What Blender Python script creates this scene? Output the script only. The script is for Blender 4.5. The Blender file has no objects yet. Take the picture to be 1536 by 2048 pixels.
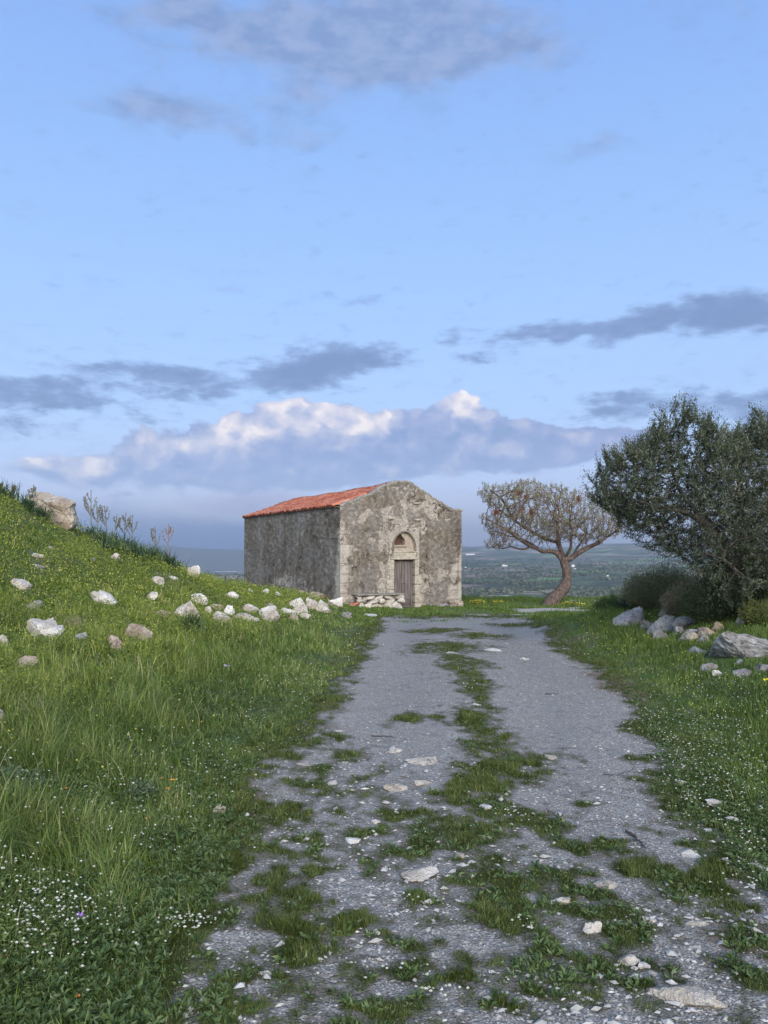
import bpy, math, random
import numpy as np
from mathutils import Vector, Matrix
C = bpy.context
S = C.scene
R = math.radians
F = 1560.0          # focal length in photo pixels
CX, HY = 768.0, 1095.0   # principal column, horizon row of the photo
EYE = 1.6
# ------------------------------------------------------------------ camera
cd = bpy.data.cameras.new('camera'); cam = bpy.data.objects.new('camera', cd)
S.collection.objects.link(cam); S.camera = cam
cam.location = (0, 0, EYE); cam.rotation_euler = (R(90), 0, 0)
cd.sensor_fit = 'VERTICAL'; cd.sensor_height = 36.0
cd.lens = 36.0 * F / 2048.0
cd.shift_y = (HY - 1024.0) / 2048.0
cd.clip_start = 0.05; cd.clip_end = 90000
# ------------------------------------------------------------------ sun, exposure
sd = bpy.data.lights.new('sun', 'SUN'); sun = bpy.data.objects.new('sun', sd); S.collection.objects.link(sun)
SUN_AZ, SUN_EL = 170.0, 27.0      # azimuth clockwise from +Y (the view direction)
sdir = Vector((math.sin(R(SUN_AZ)) * math.cos(R(SUN_EL)), math.cos(R(SUN_AZ)) * math.cos(R(SUN_EL)), math.sin(R(SUN_EL))))
sun.rotation_euler = sdir.to_track_quat('Z', 'Y').to_euler()
sd.energy = 1.15; sd.angle = R(40); sd.color = (1.0, 0.87, 0.74)
S.view_settings.view_transform = 'Standard'; S.view_settings.look = 'None'
S.view_settings.exposure = 1.6; S.view_settings.gamma = 1.0
S.cycles.max_bounces = 5; S.cycles.diffuse_bounces = 3; S.cycles.glossy_bounces = 2
S.cycles.transmission_bounces = 3; S.cycles.transparent_max_bounces = 4; S.cycles.volume_bounces = 0
S.cycles.use_denoising = True
S.cycles.sample_clamp_indirect = 4.0

# ------------------------------------------------------------------ node helper
class NT:
    def __init__(s, tree):
        s.t = tree; tree.nodes.clear()
    def n(s, typ, ins=None, **kw):
        nd = s.t.nodes.new(typ)
        for k, v in kw.items(): setattr(nd, k, v)
        for k, v in (ins or {}).items():
            sk = nd.inputs[k]
            if isinstance(v, bpy.types.NodeSocket): s.t.links.new(v, sk)
            elif isinstance(v, bpy.types.Node): s.t.links.new(v.outputs[0], sk)
            else:
                if isinstance(v, (tuple, list)) and len(v) == 3 and sk.type == 'RGBA': v = (*v, 1)
                sk.default_value = v
        return nd
    def math(s, op, a, b=0.0, c=None, clamp=False):
        d = {0: a, 1: b}
        if c is not None: d[2] = c
        return s.n('ShaderNodeMath', d, operation=op, use_clamp=clamp).outputs[0]
    def mix(s, f, a, b, mode='MIX'):
        nd = s.n('ShaderNodeMix', {}, data_type='RGBA', blend_type=mode)
        for k, v in ((0, f), (6, a), (7, b)):
            sk = nd.inputs[k]
            if isinstance(v, bpy.types.NodeSocket): s.t.links.new(v, sk)
            else:
                if isinstance(v, (tuple, list)) and len(v) == 3: v = (*v, 1)
                sk.default_value = v
        return nd.outputs[2]
    def ramp(s, f, stops, interp='LINEAR'):
        nd = s.n('ShaderNodeValToRGB', {0: f}); cr = nd.color_ramp; cr.interpolation = interp
        while len(cr.elements) < len(stops): cr.elements.new(0.5)
        for e, (p, c) in zip(cr.elements, stops):
            e.position = p; e.color = (*c, 1) if len(c) == 3 else c
        return nd.outputs[0]
    def sstep(s, x, a, b):
        return s.n('ShaderNodeMapRange', {0: x, 1: a, 2: b, 3: 0.0, 4: 1.0}, interpolation_type='SMOOTHSTEP').outputs[0]
    def noise(s, vec, scale, detail=4, rough=0.55, dist=0.0):
        return s.n('ShaderNodeTexNoise', {'Vector': vec, 'Scale': scale, 'Detail': detail, 'Roughness': rough, 'Distortion': dist}).outputs[0]
    def attr(s, name):
        return s.n('ShaderNodeAttribute', attribute_name=name).outputs['Fac']

# ------------------------------------------------------------------ world: dusk sky with clouds
W = bpy.data.worlds.new('World'); S.world = W; W.use_nodes = True
T = NT(W.node_tree)
K = 0.345
def kc(r, g, b): return (r * K, g * K, b * K)
# the front of the sky, away from the set sun, is darker than the exposure of the ground
wo = T.n('ShaderNodeOutputWorld'); bg = T.n('ShaderNodeBackground'); T.t.links.new(bg.outputs[0], wo.inputs[0])
SKY_STRENGTH = 0.15
def a2(px, py):
    r = (px - CX) / F; a = math.atan(r)
    return a, math.atan((HY - py) / F * math.cos(a))
def warp(vec, scale, amt, det=4):
    nz = T.n('ShaderNodeTexNoise', {'Vector': T.n('ShaderNodeVectorMath', {0: vec, 1: (1.0, 2.0, 1.0)}, operation='MULTIPLY'), 'Scale': scale, 'Detail': det, 'Roughness': 0.6})
    c = T.n('ShaderNodeVectorMath', {0: nz.outputs['Color'], 1: (0.5, 0.5, 0.5)}, operation='SUBTRACT')
    m = T.n('ShaderNodeVectorMath', {0: c, 1: (amt * 1.6, amt, 0)}, operation='MULTIPLY')
    return T.n('ShaderNodeVectorMath', {0: vec, 1: m}, operation='ADD').outputs[0]
def blobs(vec, lst):
    tot = None
    for (px, py, rx, ry, amp) in lst:
        a, e = a2(px, py)
        d = T.n('ShaderNodeVectorMath', {0: vec, 1: (a, e, 0)}, operation='SUBTRACT')
        m = T.n('ShaderNodeVectorMath', {0: d, 1: (F / rx, F / ry * (1 + 0.6 * e), 0)}, operation='MULTIPLY')
        q = T.n('ShaderNodeVectorMath', {0: m, 1: m}, operation='DOT_PRODUCT').outputs['Value']
        g = T.math('POWER', 0.3679, q)
        tot = T.math('MULTIPLY_ADD', g, amp, tot if tot is not None else 0.0)
    return tot
def sky_base(T, D):
    sky = T.n('ShaderNodeTexSky', sky_type='NISHITA', sun_disc=False, sun_elevation=R(SUN_EL), sun_rotation=R(SUN_AZ), air_density=1.0, dust_density=0.6, ozone_density=1.0)
    T.t.links.new(D, sky.inputs[0])
    sp = T.n('ShaderNodeSeparateXYZ', {0: D})
    az = T.math('ARCTAN2', sp.outputs[0], sp.outputs[1]); el = T.math('ARCSINE', sp.outputs[2])
    P0 = T.n('ShaderNodeCombineXYZ', {0: az, 1: el, 2: 0.0}).outputs[0]
    # clear-sky colour: physical sky, toned towards the photograph's blue in the view sector
    elev_col = T.ramp(T.math('MULTIPLY', el, 1 / 0.7), [(0.0, kc(0.46, 0.50, 0.82)), (0.10, kc(0.45, 0.53, 0.88)), (0.22, kc(0.39, 0.555, 0.90)),
                      (0.42, kc(0.345, 0.54, 0.92)), (0.68, kc(0.275, 0.475, 0.89)), (1.0, kc(0.20, 0.38, 0.84))])
    front = T.sstep(sp.outputs[1], -0.25, 0.65)
    skys = T.n('ShaderNodeVectorMath', {0: sky.outputs[0], 3: SKY_STRENGTH}, operation='SCALE').outputs[0]
    base = T.mix(T.math('MULTIPLY', front, 0.92), skys, elev_col)
    return T, D, az, el, P0, sp, base

base0 = sky_base(T, T.n('ShaderNodeTexCoord').outputs['Generated'])[-1]
T.t.links.new(base0, bg.inputs[0]); bg.inputs[1].default_value = 1.0
W.cycles.sampling_method = 'MANUAL'; W.cycles.sample_map_resolution = 512
# ------------------------------------------------------------------ sky backdrop: the sector of sky with clouds, far outside the haze
skm = bpy.data.materials.new('sky_clouds'); skm.use_nodes = True
T = NT(skm.node_tree)
D = T.n('ShaderNodeVectorMath', {0: T.n('ShaderNodeNewGeometry').outputs['Position']}, operation='NORMALIZE').outputs[0]
T, D, az, el, P0, sp, base = sky_base(T, D)
# low blue belt on the left of the horizon
vw = warp(P0, 6.0, 0.05)
belt = T.math('MULTIPLY', T.sstep(blobs(vw, [(330, 1092, 330, 55, 1.0), (120, 1020, 160, 36, 0.3), (560, 1085, 200, 40, 0.5), (960, 1070, 200, 36, 0.28)]), 0.05, 1.0), 0.85)
base = T.mix(belt, base, kc(0.10, 0.22, 0.60))
pinkw = T.sstep(blobs(vw, [(470, 1008, 110, 22, 0.9), (560, 1000, 60, 12, 0.6), (1000, 1010, 120, 12, 0.4), (980, 1040, 60, 20, 0.2)]), 0.15, 1.0)
base = T.mix(T.math('MULTIPLY', pinkw, 0.55), base, kc(0.50, 0.48, 0.76))
vh = T.n('ShaderNodeVectorMath', {0: P0, 1: (1.0, 2.3, 1.0)}, operation='MULTIPLY').outputs[0]
# A: high soft veils
v1 = warp(warp(P0, 5.0, 0.10, 5), 18.0, 0.022, 5)
fa = blobs(v1, [(480, 55, 210, 55, 0.9), (330, 50, 120, 35, 0.5), (900, 60, 180, 60, 0.6), (1080, 130, 90, 40, 0.5), (700, 40, 190, 90, 1.0), (800, 100, 190, 75, 0.9), (960, 130, 120, 50, 0.55), (320, 190, 110, 45, 0.8), (170, 190, 70, 25, 0.3),
                (600, 200, 90, 55, 0.6), (490, 270, 60, 20, 0.5), (620, 297, 55, 24, 0.55), (450, 235, 60, 30, 0.4), (1100, 120, 110, 30, 0.25),
                (1090, 280, 80, 22, 0.35), (1230, 288, 90, 18, 0.35), (1450, 10, 120, 40, 0.3), (1230, 40, 90, 30, 0.2), (390, 540, 40, 14, 0.25), (465, 572, 26, 12, 0.35), (60, 640, 50, 9, 0.35)])
na = T.noise(vh, 12.0, 9, 0.64)
alA = T.sstep(T.math('ADD', fa, T.math('MULTIPLY', T.math('SUBTRACT', na, 0.5), 1.7)), 0.05, 1.05)
# B: dark streaky low clouds
v2 = warp(warp(P0, 9.0, 0.05, 5), 34.0, 0.012, 5)
fb = blobs(v2, [(60, 765, 170, 22, 0.9), (250, 735, 130, 22, 0.8), (390, 768, 120, 28, 0.9), (120, 805, 130, 24, 0.95), (30, 850, 100, 22, 0.6), (300, 830, 60, 10, 0.4),
                (590, 752, 90, 30, 1.1), (700, 715, 110, 32, 1.15), (640, 735, 110, 30, 0.8), (560, 680, 50, 12, 0.3), (680, 598, 80, 12, 0.5),
                (960, 712, 36, 16, 0.9), (1060, 668, 80, 26, 0.9), (1170, 662, 80, 22, 0.9), (1300, 645, 90, 24, 1.0), (1420, 615, 90, 32, 1.1), (1530, 625, 110, 32, 1.1), (900, 668, 40, 18, 0.6),
                (1200, 815, 50, 30, 0.8), (1270, 790, 60, 26, 0.8), (1230, 835, 90, 16, 0.5), (1420, 800, 110, 22, 0.7), (1520, 830, 120, 30, 0.8), (1600, 790, 60, 20, 0.6)])
nb = T.noise(T.n('ShaderNodeVectorMath', {0: P0, 1: (1.0, 2.6, 1.0)}, operation='MULTIPLY').outputs[0], 26.0, 8, 0.66)
sB = T.math('ADD', fb, T.math('MULTIPLY', T.math('SUBTRACT', nb, 0.5), 2.8))
alB = T.sstep(sB, 0.12, 1.0)
# C: cumulus bank with pink tops
v3 = warp(warp(P0, 10.0, 0.03, 3), 45.0, 0.012, 4)
cl = [(590, 835, 70, 40, 1.3), (700, 850, 100, 45, 1.3), (470, 870, 80, 50, 1.2), (360, 905, 100, 40, 0.9), (560, 900, 170, 60, 1.3), (720, 900, 150, 55, 1.2), (288, 895, 42, 22, 1.1),
      (915, 815, 60, 36, 1.3), (870, 860, 60, 36, 0.55), (960, 845, 80, 40, 0.9), (930, 890, 160, 40, 1.2), (1120, 890, 130, 42, 1.15), (1010, 925, 160, 30, 0.7), (1240, 890, 90, 32, 0.9), (380, 950, 230, 46, 1.0), (480, 930, 190, 46, 0.7), (800, 920, 140, 34, 0.7), (100, 935, 80, 24, 1.1), (185, 930, 45, 20, 0.8),
      (140, 965, 70, 18, 0.6), (600, 950, 180, 40, 0.9), (1330, 880, 120, 40, 0.4)]
def vor(vec, sc):
    return T.n('ShaderNodeTexVoronoi', {'Vector': vec, 'Scale': sc, 'Smoothness': 0.6}, feature='SMOOTH_F1').outputs['Distance']
def puff(vec):
    a = T.math('SUBTRACT', 0.62, vor(vec, 26.0)); b = T.math('SUBTRACT', 0.62, vor(vec, 60.0))
    c = T.math('SUBTRACT', T.noise(vec, 50.0, 9, 0.62), 0.5); d = T.math('SUBTRACT', 0.62, vor(vec, 140.0))
    return T.math('ADD', T.math('MULTIPLY', a, 0.9), T.math('ADD', T.math('MULTIPLY', b, 0.45), T.math('ADD', T.math('MULTIPLY', c, 0.85), T.math('MULTIPLY', d, 0.12))))
fc = blobs(v3, cl)
pf = puff(v3)
v3b = T.n('ShaderNodeVectorMath', {0: v3, 1: (-0.006, 0.014, 0)}, operation='ADD').outputs[0]
pf2 = puff(v3b)
sC = T.math('ADD', fc, T.math('MULTIPLY', pf, 0.75))
soft = T.sstep(el, a2(700, 1000)[1], a2(700, 850)[1])      # sharp tops, dissolving bases
hi = T.math('MULTIPLY_ADD', soft, -0.55, 1.50)
alC = T.n('ShaderNodeMapRange', {0: sC, 1: 0.72, 2: hi, 3: 0.0, 4: 1.0}, interpolation_type='SMOOTHSTEP').outputs[0]
alC = T.math('MULTIPLY', alC, T.math('MULTIPLY_ADD', soft, 0.36, 0.56))
relief = T.math('MULTIPLY', T.math('SUBTRACT', pf, pf2), 0.8)
topm = T.sstep(blobs(v3, [(590, 815, 60, 30, 1.2), (700, 835, 95, 38, 1.2), (470, 850, 60, 35, 1.1), (288, 893, 50, 26, 1.2), (915, 800, 55, 30, 1.3), (120, 928, 90, 20, 1.2), (190, 930, 40, 20, 0.6), (380, 880, 60, 26, 0.7), (560, 870, 120, 30, 0.5), (960, 830, 60, 22, 0.5), (460, 910, 90, 30, 0.4), (150, 960, 30, 16, 0.8), (1290, 785, 40, 16, 0.5)]), 0.1, 1.1)
lit = T.math('ADD', T.math('MULTIPLY', topm, 0.62), T.math('ADD', relief, T.math('MULTIPLY', soft, 0.22)), clamp=True)
colC = T.ramp(lit, [(0.0, kc(0.27, 0.38, 0.66)), (0.3, kc(0.38, 0.46, 0.73)), (0.6, kc(0.60, 0.63, 0.81)), (0.85, kc(0.86, 0.81, 0.88)), (1.0, kc(1.06, 0.98, 0.96))])
colC = T.mix(T.math('MULTIPLY', T.sstep(az, 0.15, 0.35), 0.6), colC, kc(0.34, 0.40, 0.68))
s1 = T.mix(alC, base, colC)
colB = T.mix(T.sstep(sB, 0.5, 1.6), kc(0.25, 0.37, 0.64), kc(0.175, 0.265, 0.49))
s2 = T.mix(T.math('MULTIPLY', alB, 0.86), s1, colB)
colA = T.mix(T.sstep(T.noise(vh, 22.0, 7, 0.6), 0.35, 0.65), kc(0.22, 0.325, 0.57), kc(0.33, 0.42, 0.66))
s3 = T.mix(T.math('MULTIPLY', alA, 0.85), s2, colA)
em = T.n('ShaderNodeEmission', {'Color': s3, 'Strength': 1.0}); eo = T.n('ShaderNodeOutputMaterial'); T.t.links.new(em.outputs[0], eo.inputs['Surface'])
skm.cycles.emission_sampling = 'NONE'
# ------------------------------------------------------------------ numpy noise
def _h(ix, iy, iz):
    h = (ix * 73856093) ^ (iy * 19349663) ^ (iz * 83492791)
    h = h & 0xffffffff
    h = ((h ^ (h >> 15)) * 2246822519) & 0xffffffff
    h = ((h ^ (h >> 13)) * 3266489917) & 0xffffffff
    return ((h ^ (h >> 16)) & 0xffff) / 65535.0
def vn(x, y, z=0.0):
    x = np.asarray(x, float); y = np.asarray(y, float); z = np.zeros_like(x) + z
    ix, iy, iz = np.floor(x).astype(np.int64), np.floor(y).astype(np.int64), np.floor(z).astype(np.int64)
    fx, fy, fz = x - ix, y - iy, z - iz
    fx, fy, fz = [f * f * (3 - 2 * f) for f in (fx, fy, fz)]
    r = 0
    for dx in (0, 1):
        for dy in (0, 1):
            for dz in (0, 1):
                w = (fx if dx else 1 - fx) * (fy if dy else 1 - fy) * (fz if dz else 1 - fz)
                r = r + w * _h(ix + dx, iy + dy, iz + dz)
    return r
def fbm(x, y, z=0.0, o=4, g=0.5):
    r = 0; a = 1.0; t = 0
    x = np.asarray(x, float); y = np.asarray(y, float); z = np.zeros_like(x) + z
    for i in range(o):
        r = r + a * vn(x * 2**i + 17.3 * i, y * 2**i + 9.1 * i, z * 2**i + 3.7 * i); t += a; a *= g
    return r / t
def ss(x, a, b):
    t = np.clip((np.asarray(x, float) - a) / (b - a), 0, 1); return t * t * (3 - 2 * t)
rng = np.random.default_rng(7)

# ------------------------------------------------------------------ mesh helpers
def mesh_np(name, V, faces, mat=None, parent=None, attrs=None, smooth=False):
    """faces: list of int arrays (n,k)"""
    me = bpy.data.meshes.new(name)
    V = np.asarray(V, np.float32).reshape(-1, 3)
    faces = [np.asarray(f, np.int32) for f in faces if len(f)]
    me.vertices.add(len(V)); me.vertices.foreach_set('co', V.ravel())
    loops = np.concatenate([f.ravel() for f in faces]); tot = np.concatenate([np.full(len(f), f.shape[1], np.int32) for f in faces])
    me.loops.add(len(loops)); me.loops.foreach_set('vertex_index', loops)
    me.polygons.add(len(tot)); st = np.zeros(len(tot), np.int32); st[1:] = np.cumsum(tot)[:-1]
    me.polygons.foreach_set('loop_start', st); me.polygons.foreach_set('loop_total', tot)
    me.polygons.foreach_set('use_smooth', np.full(len(tot), smooth))
    me.update(calc_edges=True)
    for k, v in (attrs or {}).items():
        a = me.attributes.new(k, 'FLOAT', 'POINT'); a.data.foreach_set('value', np.asarray(v, np.float32))
    if mat: me.materials.append(mat)
    o = bpy.data.objects.new(name, me); S.collection.objects.link(o)
    if parent: o.parent = parent
    return o
def tag(o, label=None, cat=None, group=None, kind=None):
    if label: o['label'] = label
    if cat: o['category'] = cat
    if group: o['group'] = group
    if kind: o['kind'] = kind
    return o
def empty(name, loc=(0, 0, 0), rz=0.0):
    o = bpy.data.objects.new(name, None); S.collection.objects.link(o); o.location = loc; o.rotation_euler = (0, 0, rz); o.empty_display_size = 0.2
    return o
def grid_faces(nr, nc):
    i = np.arange(nr - 1)[:, None] * nc + np.arange(nc - 1)[None]
    return np.stack([i, i + 1, i + nc + 1, i + nc], -1).reshape(-1, 4)
def material(name, fn, rough=0.9, spec=0.2):
    m = bpy.data.materials.new(name); m.use_nodes = True; t = NT(m.node_tree)
    out = t.n('ShaderNodeOutputMaterial'); b = t.n('ShaderNodeBsdfPrincipled', {'Roughness': rough, 'Specular IOR Level': spec})
    t.t.links.new(b.outputs[0], out.inputs[0])
    r = fn(t, b, out)
    if r is not None:
        if isinstance(r, bpy.types.NodeSocket): t.t.links.new(r, b.inputs['Base Color'])
        else: b.inputs['Base Color'].default_value = (*r, 1)
    return m
def bump(t, b, h, dist, strength=1.0):
    t.t.links.new(t.n('ShaderNodeBump', {'Height': h, 'Distance': dist, 'Strength': strength}).outputs[0], b.inputs['Normal'])
def leafy(name, stops, trans=0.3, rough=0.55, spec=0.25):
    """foliage: colour by the random attribute, part of the light passes through"""
    def fn(t, b, out):
        c = t.ramp(t.attr('rnd'), stops)
        t.t.links.new(c, b.inputs['Base Color'])
        tr = t.n('ShaderNodeBsdfTranslucent', {'Color': c}); mx = t.n('ShaderNodeMixShader', {0: trans, 1: b, 2: tr})
        t.t.links.new(mx.outputs[0], out.inputs[0])
    return material(name, fn, rough, spec)

# ------------------------------------------------------------------ terrain height
def xl(Y):   # left edge of the track
    return np.interp(Y, [0, 2.7, 5.3, 9.3, 14.7, 18, 23, 26], [-0.5, -0.76, -1.0, -0.68, -0.45, -0.35, -0.15, 0.9])
def xr(Y):
    return np.interp(Y, [0, 2.7, 4.4, 5.3, 9.3, 11.9, 15.7, 19, 23, 26], [1.8, 1.85, 1.95, 2.1, 3.0, 3.3, 3.5, 3.9, 4.4, 3.4])
cp = []
def cz(px, Y, z): cp.append(((px - CX) / F * Y, Y, z + 0.023 * Y))
def cy(px, Y, py): cz(px, Y, EYE - (py - HY) / F * Y)
def ch(x, Y, h): cp.append((x, Y, h))
for Yv in (-4, 0, 3, 6, 10, 15, 20, 25, 30, 34):
    ch(float(xl(Yv)) + (0.1 if Yv > 2 else 0), Yv, 0.0); ch(float(xr(Yv)), Yv, 0.0)
    ch(1.3, Yv, 0.0)
for a in [(-60, 16, 965), (0, 16, 988), (115, 17, 1052), (270, 19, 1104), (380, 22, 1146), (486, 26, 1174), (560, 28, 1188), (0, 10, 1258), (0, 13, 1105), (250, 14, 1195), (250, 10, 1275), (400, 17, 1210), (400, 13, 1250),
          (500, 22, 1202), (500, 17, 1234), (-400, 10, 1100), (-400, 15, 960)]: cy(*a)
for a in [(0, 6, .30), (0, 4, .10), (0, 8, .58), (-400, 5, .5), (250, 6, .13), (250, 8, .35), (400, 9, .16), (500, 12, .15), (620, 28.8, .38), (620, 24, .30), (620, 18, .14), (700, 28, .08), (560, 15, .22), (650, 14, .07)]:
    ch((a[0] - CX) / F * a[1], a[1], a[2])
for a in [(-9.8, 20, 2.75), (-12.8, 26, 2.0), (-7.7, 24, 1.25), (-7, 28, .75), (-5.5, 32, .6), (-16, 15, 4.6), (-20, 25, 2.5), (-3, 0, .2), (-8, 0, 1.6), (-8, -5, 1.6), (-16, 5, 4), (-7.5, 36, .45), (-8, 41, .5), (-14, 34, .9), (-20, 40, .6), (-2, 42, .3),
          (4.77, 14, .2), (5.05, 16, .44), (4.56, 10, .30), (4.9, 10, .36), (2.9, 5, .04), (3.9, 7, .10), (6.4, 13, .75), (5.1, 19, .42), (4.9, 21, .18), (6.6, 25, 0), (8, 22, .2), (10, 16, .9), (14, 20, .4), (10, 8, 1.2), (6, 0, .3), (14, 0, .8),
          (6.6, 31, 0), (4, 30, 0), (9, 34, 0), (3, 38, .0), (14, 32, 0), (20, 10, 1), (20, 25, 0), (5, -5, .1), (3, 3, .06), (5.8, 16, .55), (7, 11.5, .75)]: ch(*a)
cp = np.array(cp)
def _U(r2): return np.where(r2 > 1e-9, r2 * np.log(np.maximum(r2, 1e-9)), 0) * 0.5
_n = len(cp)
_K = _U(((cp[:, None, :2] - cp[None, :, :2])**2).sum(-1)) + np.eye(_n) * 0.6
_Pm = np.c_[np.ones(_n), cp[:, :2]]
_A = np.block([[_K, _Pm], [_Pm.T, np.zeros((3, 3))]])
_w = np.linalg.solve(_A, np.r_[cp[:, 2], 0, 0, 0])
def tps(x, Y):
    out = np.empty(len(x))
    for s in range(0, len(x), 60000):
        a, b = x[s:s+60000], Y[s:s+60000]
        r2 = (a[:, None] - cp[None, :, 0])**2 + (b[:, None] - cp[None, :, 1])**2
        out[s:s+60000] = _U(r2) @ _w[:_n] + _w[_n] + _w[_n+1] * a + _w[_n+2] * b
    return out
def farz(x, Y):
    r = np.hypot(x, Y); a = np.arctan2(x, Y)
    z = -92 + 46 * (fbm(x / 1100, Y / 1100, 1.0, 4) - 0.5) * ss(r, 700, 2500)
    ridge = ss(r, 4200, 9000)
    prof = np.interp(a, [-1, -0.25, -0.05, 0.08, 0.2, 0.33, 0.6], [10, 8, 20, 62, 90, 125, 120])
    z = z + ridge * prof * (0.45 + 1.0 * fbm(x / 1300, Y / 1300, 5.0, 5)) - 50 * ss(r, 10500, 14000) - 260 * ss(r, 2800, 4600) * ss(-a, .09, .14)
    return z
def Z(x, Y):
    x = np.atleast_1d(np.asarray(x, float)); Y = np.atleast_1d(np.asarray(Y, float))
    x, Y = np.broadcast_arrays(x, Y); sh = x.shape; x = x.ravel(); Y = Y.ravel()
    xc = np.clip(x, -22, 22); Yc = np.clip(Y, -8, 44)
    h = tps(xc, Yc)
    h = h * (1 - ss(np.hypot(x - xc, Y - Yc), 0, 25))
    # keep the track and the forecourt level
    din = np.minimum(x - xl(Y), xr(Y) - x)
    h = h * (1 - 0.92 * ss(din, -0.25, 0.5) * (Y < 34))
    h = h + 0.05 * (fbm(x * 1.3, Y * 1.3, 2.0, 3) - 0.5) * (1 - ss(din, -0.2, 0.3)) + 0.10 * (fbm(x * .35, Y * .35, 6.0, 2) - 0.5) * (1 - ss(din, -1, 0.2))
    h = h + ss(h, .25, .9) * .16 * (fbm(x * .9, Y * .9, 16., 3) - .5)
    z = -0.023 * Yc + h
    edge = 37 + 8 * ss(-x, -4, 2)
    s = np.maximum(0, np.maximum(Y - edge, np.maximum(np.abs(x + 1) - 23, -Y - 9)))
    drop = np.where(s < 12, s * s * 0.018, 12 * 12 * .018 + (s - 12) * .43)
    z = z - drop
    t = ss(s, 140, 320)
    return (np.maximum(z, -98) * (1 - t) + farz(x, Y) * t).reshape(sh)
def z1(x, Y): return float(Z(x, Y)[0])
def at(px, py, y0=2.2, y1=45):
    """ground point seen at a photo pixel"""
    Ys = np.geomspace(y0, y1, 700); xs = (px - CX) / F * Ys; zr = EYE - (py - HY) / F * Ys
    d = zr - Z(xs, Ys); i = np.argmax(d < 0)
    if d[i] >= 0: i = len(Ys) - 1
    if i > 0:
        t = d[i-1] / (d[i-1] - d[i] + 1e-9); Yv = Ys[i-1] + t * (Ys[i] - Ys[i-1])
    else: Yv = Ys[0]
    x = (px - CX) / F * Yv
    return x, float(Yv), z1(x, Yv)

# ------------------------------------------------------------------ ground + valley sheets
front_a = np.linspace(-44, 44, 620); side_a = np.linspace(44, 316, 130)[1:-1]
ang = np.radians(np.r_[front_a, side_a])
def ring_sheet(name, radii, mat, attrs_fn=None, close_center=False):
    na, nr = len(ang), len(radii)
    X = radii[:, None] * np.sin(ang)[None]; Yy = radii[:, None] * np.cos(ang)[None]
    z = Z(X, Yy)
    V = np.stack([X, Yy, z], -1).reshape(-1, 3)
    i = np.arange(nr - 1)[:, None] * na; j = np.arange(na)[None]; j2 = (j + 1) % na
    q = np.stack([i + j, i + na + j, i + na + j2, i + j2], -1).reshape(-1, 4)[:, ::-1]
    fs = [q]
    if close_center:
        V = np.r_[V, [[0, 0, z1(0, 0)]]]; c = len(V) - 1
        jj = np.arange(na); fs.append(np.stack([np.full(na, c), jj, (jj + 1) % na], -1)[:, ::-1])
    at_ = attrs_fn(V) if attrs_fn else None
    return mesh_np(name, V, fs, mat, attrs=at_, smooth=True)

def m_ground(t, b, o):
    pos = t.n('ShaderNodeNewGeometry').outputs['Position']
    n1 = t.noise(pos, 1.6, 6, 0.6); n2 = t.noise(pos, 14.0, 5, 0.65); n3 = t.noise(pos, 60.0, 3, 0.6)
    soil = t.mix(n2, (0.075, 0.07, 0.05), (0.16, 0.14, 0.105))
    green = t.mix(n3, (0.045, 0.075, 0.025), (0.075, 0.12, 0.035))
    g = t.mix(t.sstep(n1, 0.35, 0.55), soil, green)
    pale = t.mix(n2, (0.20, 0.175, 0.145), (0.46, 0.43, 0.385)); pale = t.mix(t.math('MULTIPLY', t.sstep(n3, .55, .68), .6), pale, (0.12, 0.105, 0.085))
    pm = t.sstep(t.math('ADD', t.attr('pale'), t.math('MULTIPLY', t.math('SUBTRACT', n2, 0.5), 1.5)), 0.42, 0.7)
    bump(t, b, t.math('ADD', n3, n2), 0.03, 0.6)
    return t.mix(pm, g, pale)
MG = material('ground_soil', m_ground)
def pale_mask(x, Y):
    p = np.zeros(len(x))
    for px, py, rx, ry, a in [(1110, 1222, 90, 9, 1.2), (1165, 1200, 55, 4, 1.0), (1010, 1231, 110, 5, 1.0), (900, 1236, 90, 4, .6), (1140, 1216, 60, 3, .9), (740, 1231, 60, 3, .5), (960, 1241, 110, 5, .55), (880, 1219, 40, 2, .5)]:
        Yv = 2.0; Yv = EYE / ((py - HY) / F - 0.023) if (py - HY) / F > .03 else 36
        xc = (px - CX) / F * Yv
        p = np.maximum(p, a * np.exp(-((x - xc) / (rx / F * Yv))**2 - ((Y - Yv) / (ry / F * Yv * Yv / 2.0))**2))
    return p
ring_sheet('ground', np.r_[np.geomspace(0.6, 50, 330)], MG, lambda V: {'pale': pale_mask(V[:, 0], V[:, 1])}, True)['kind'] = 'structure'

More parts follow.
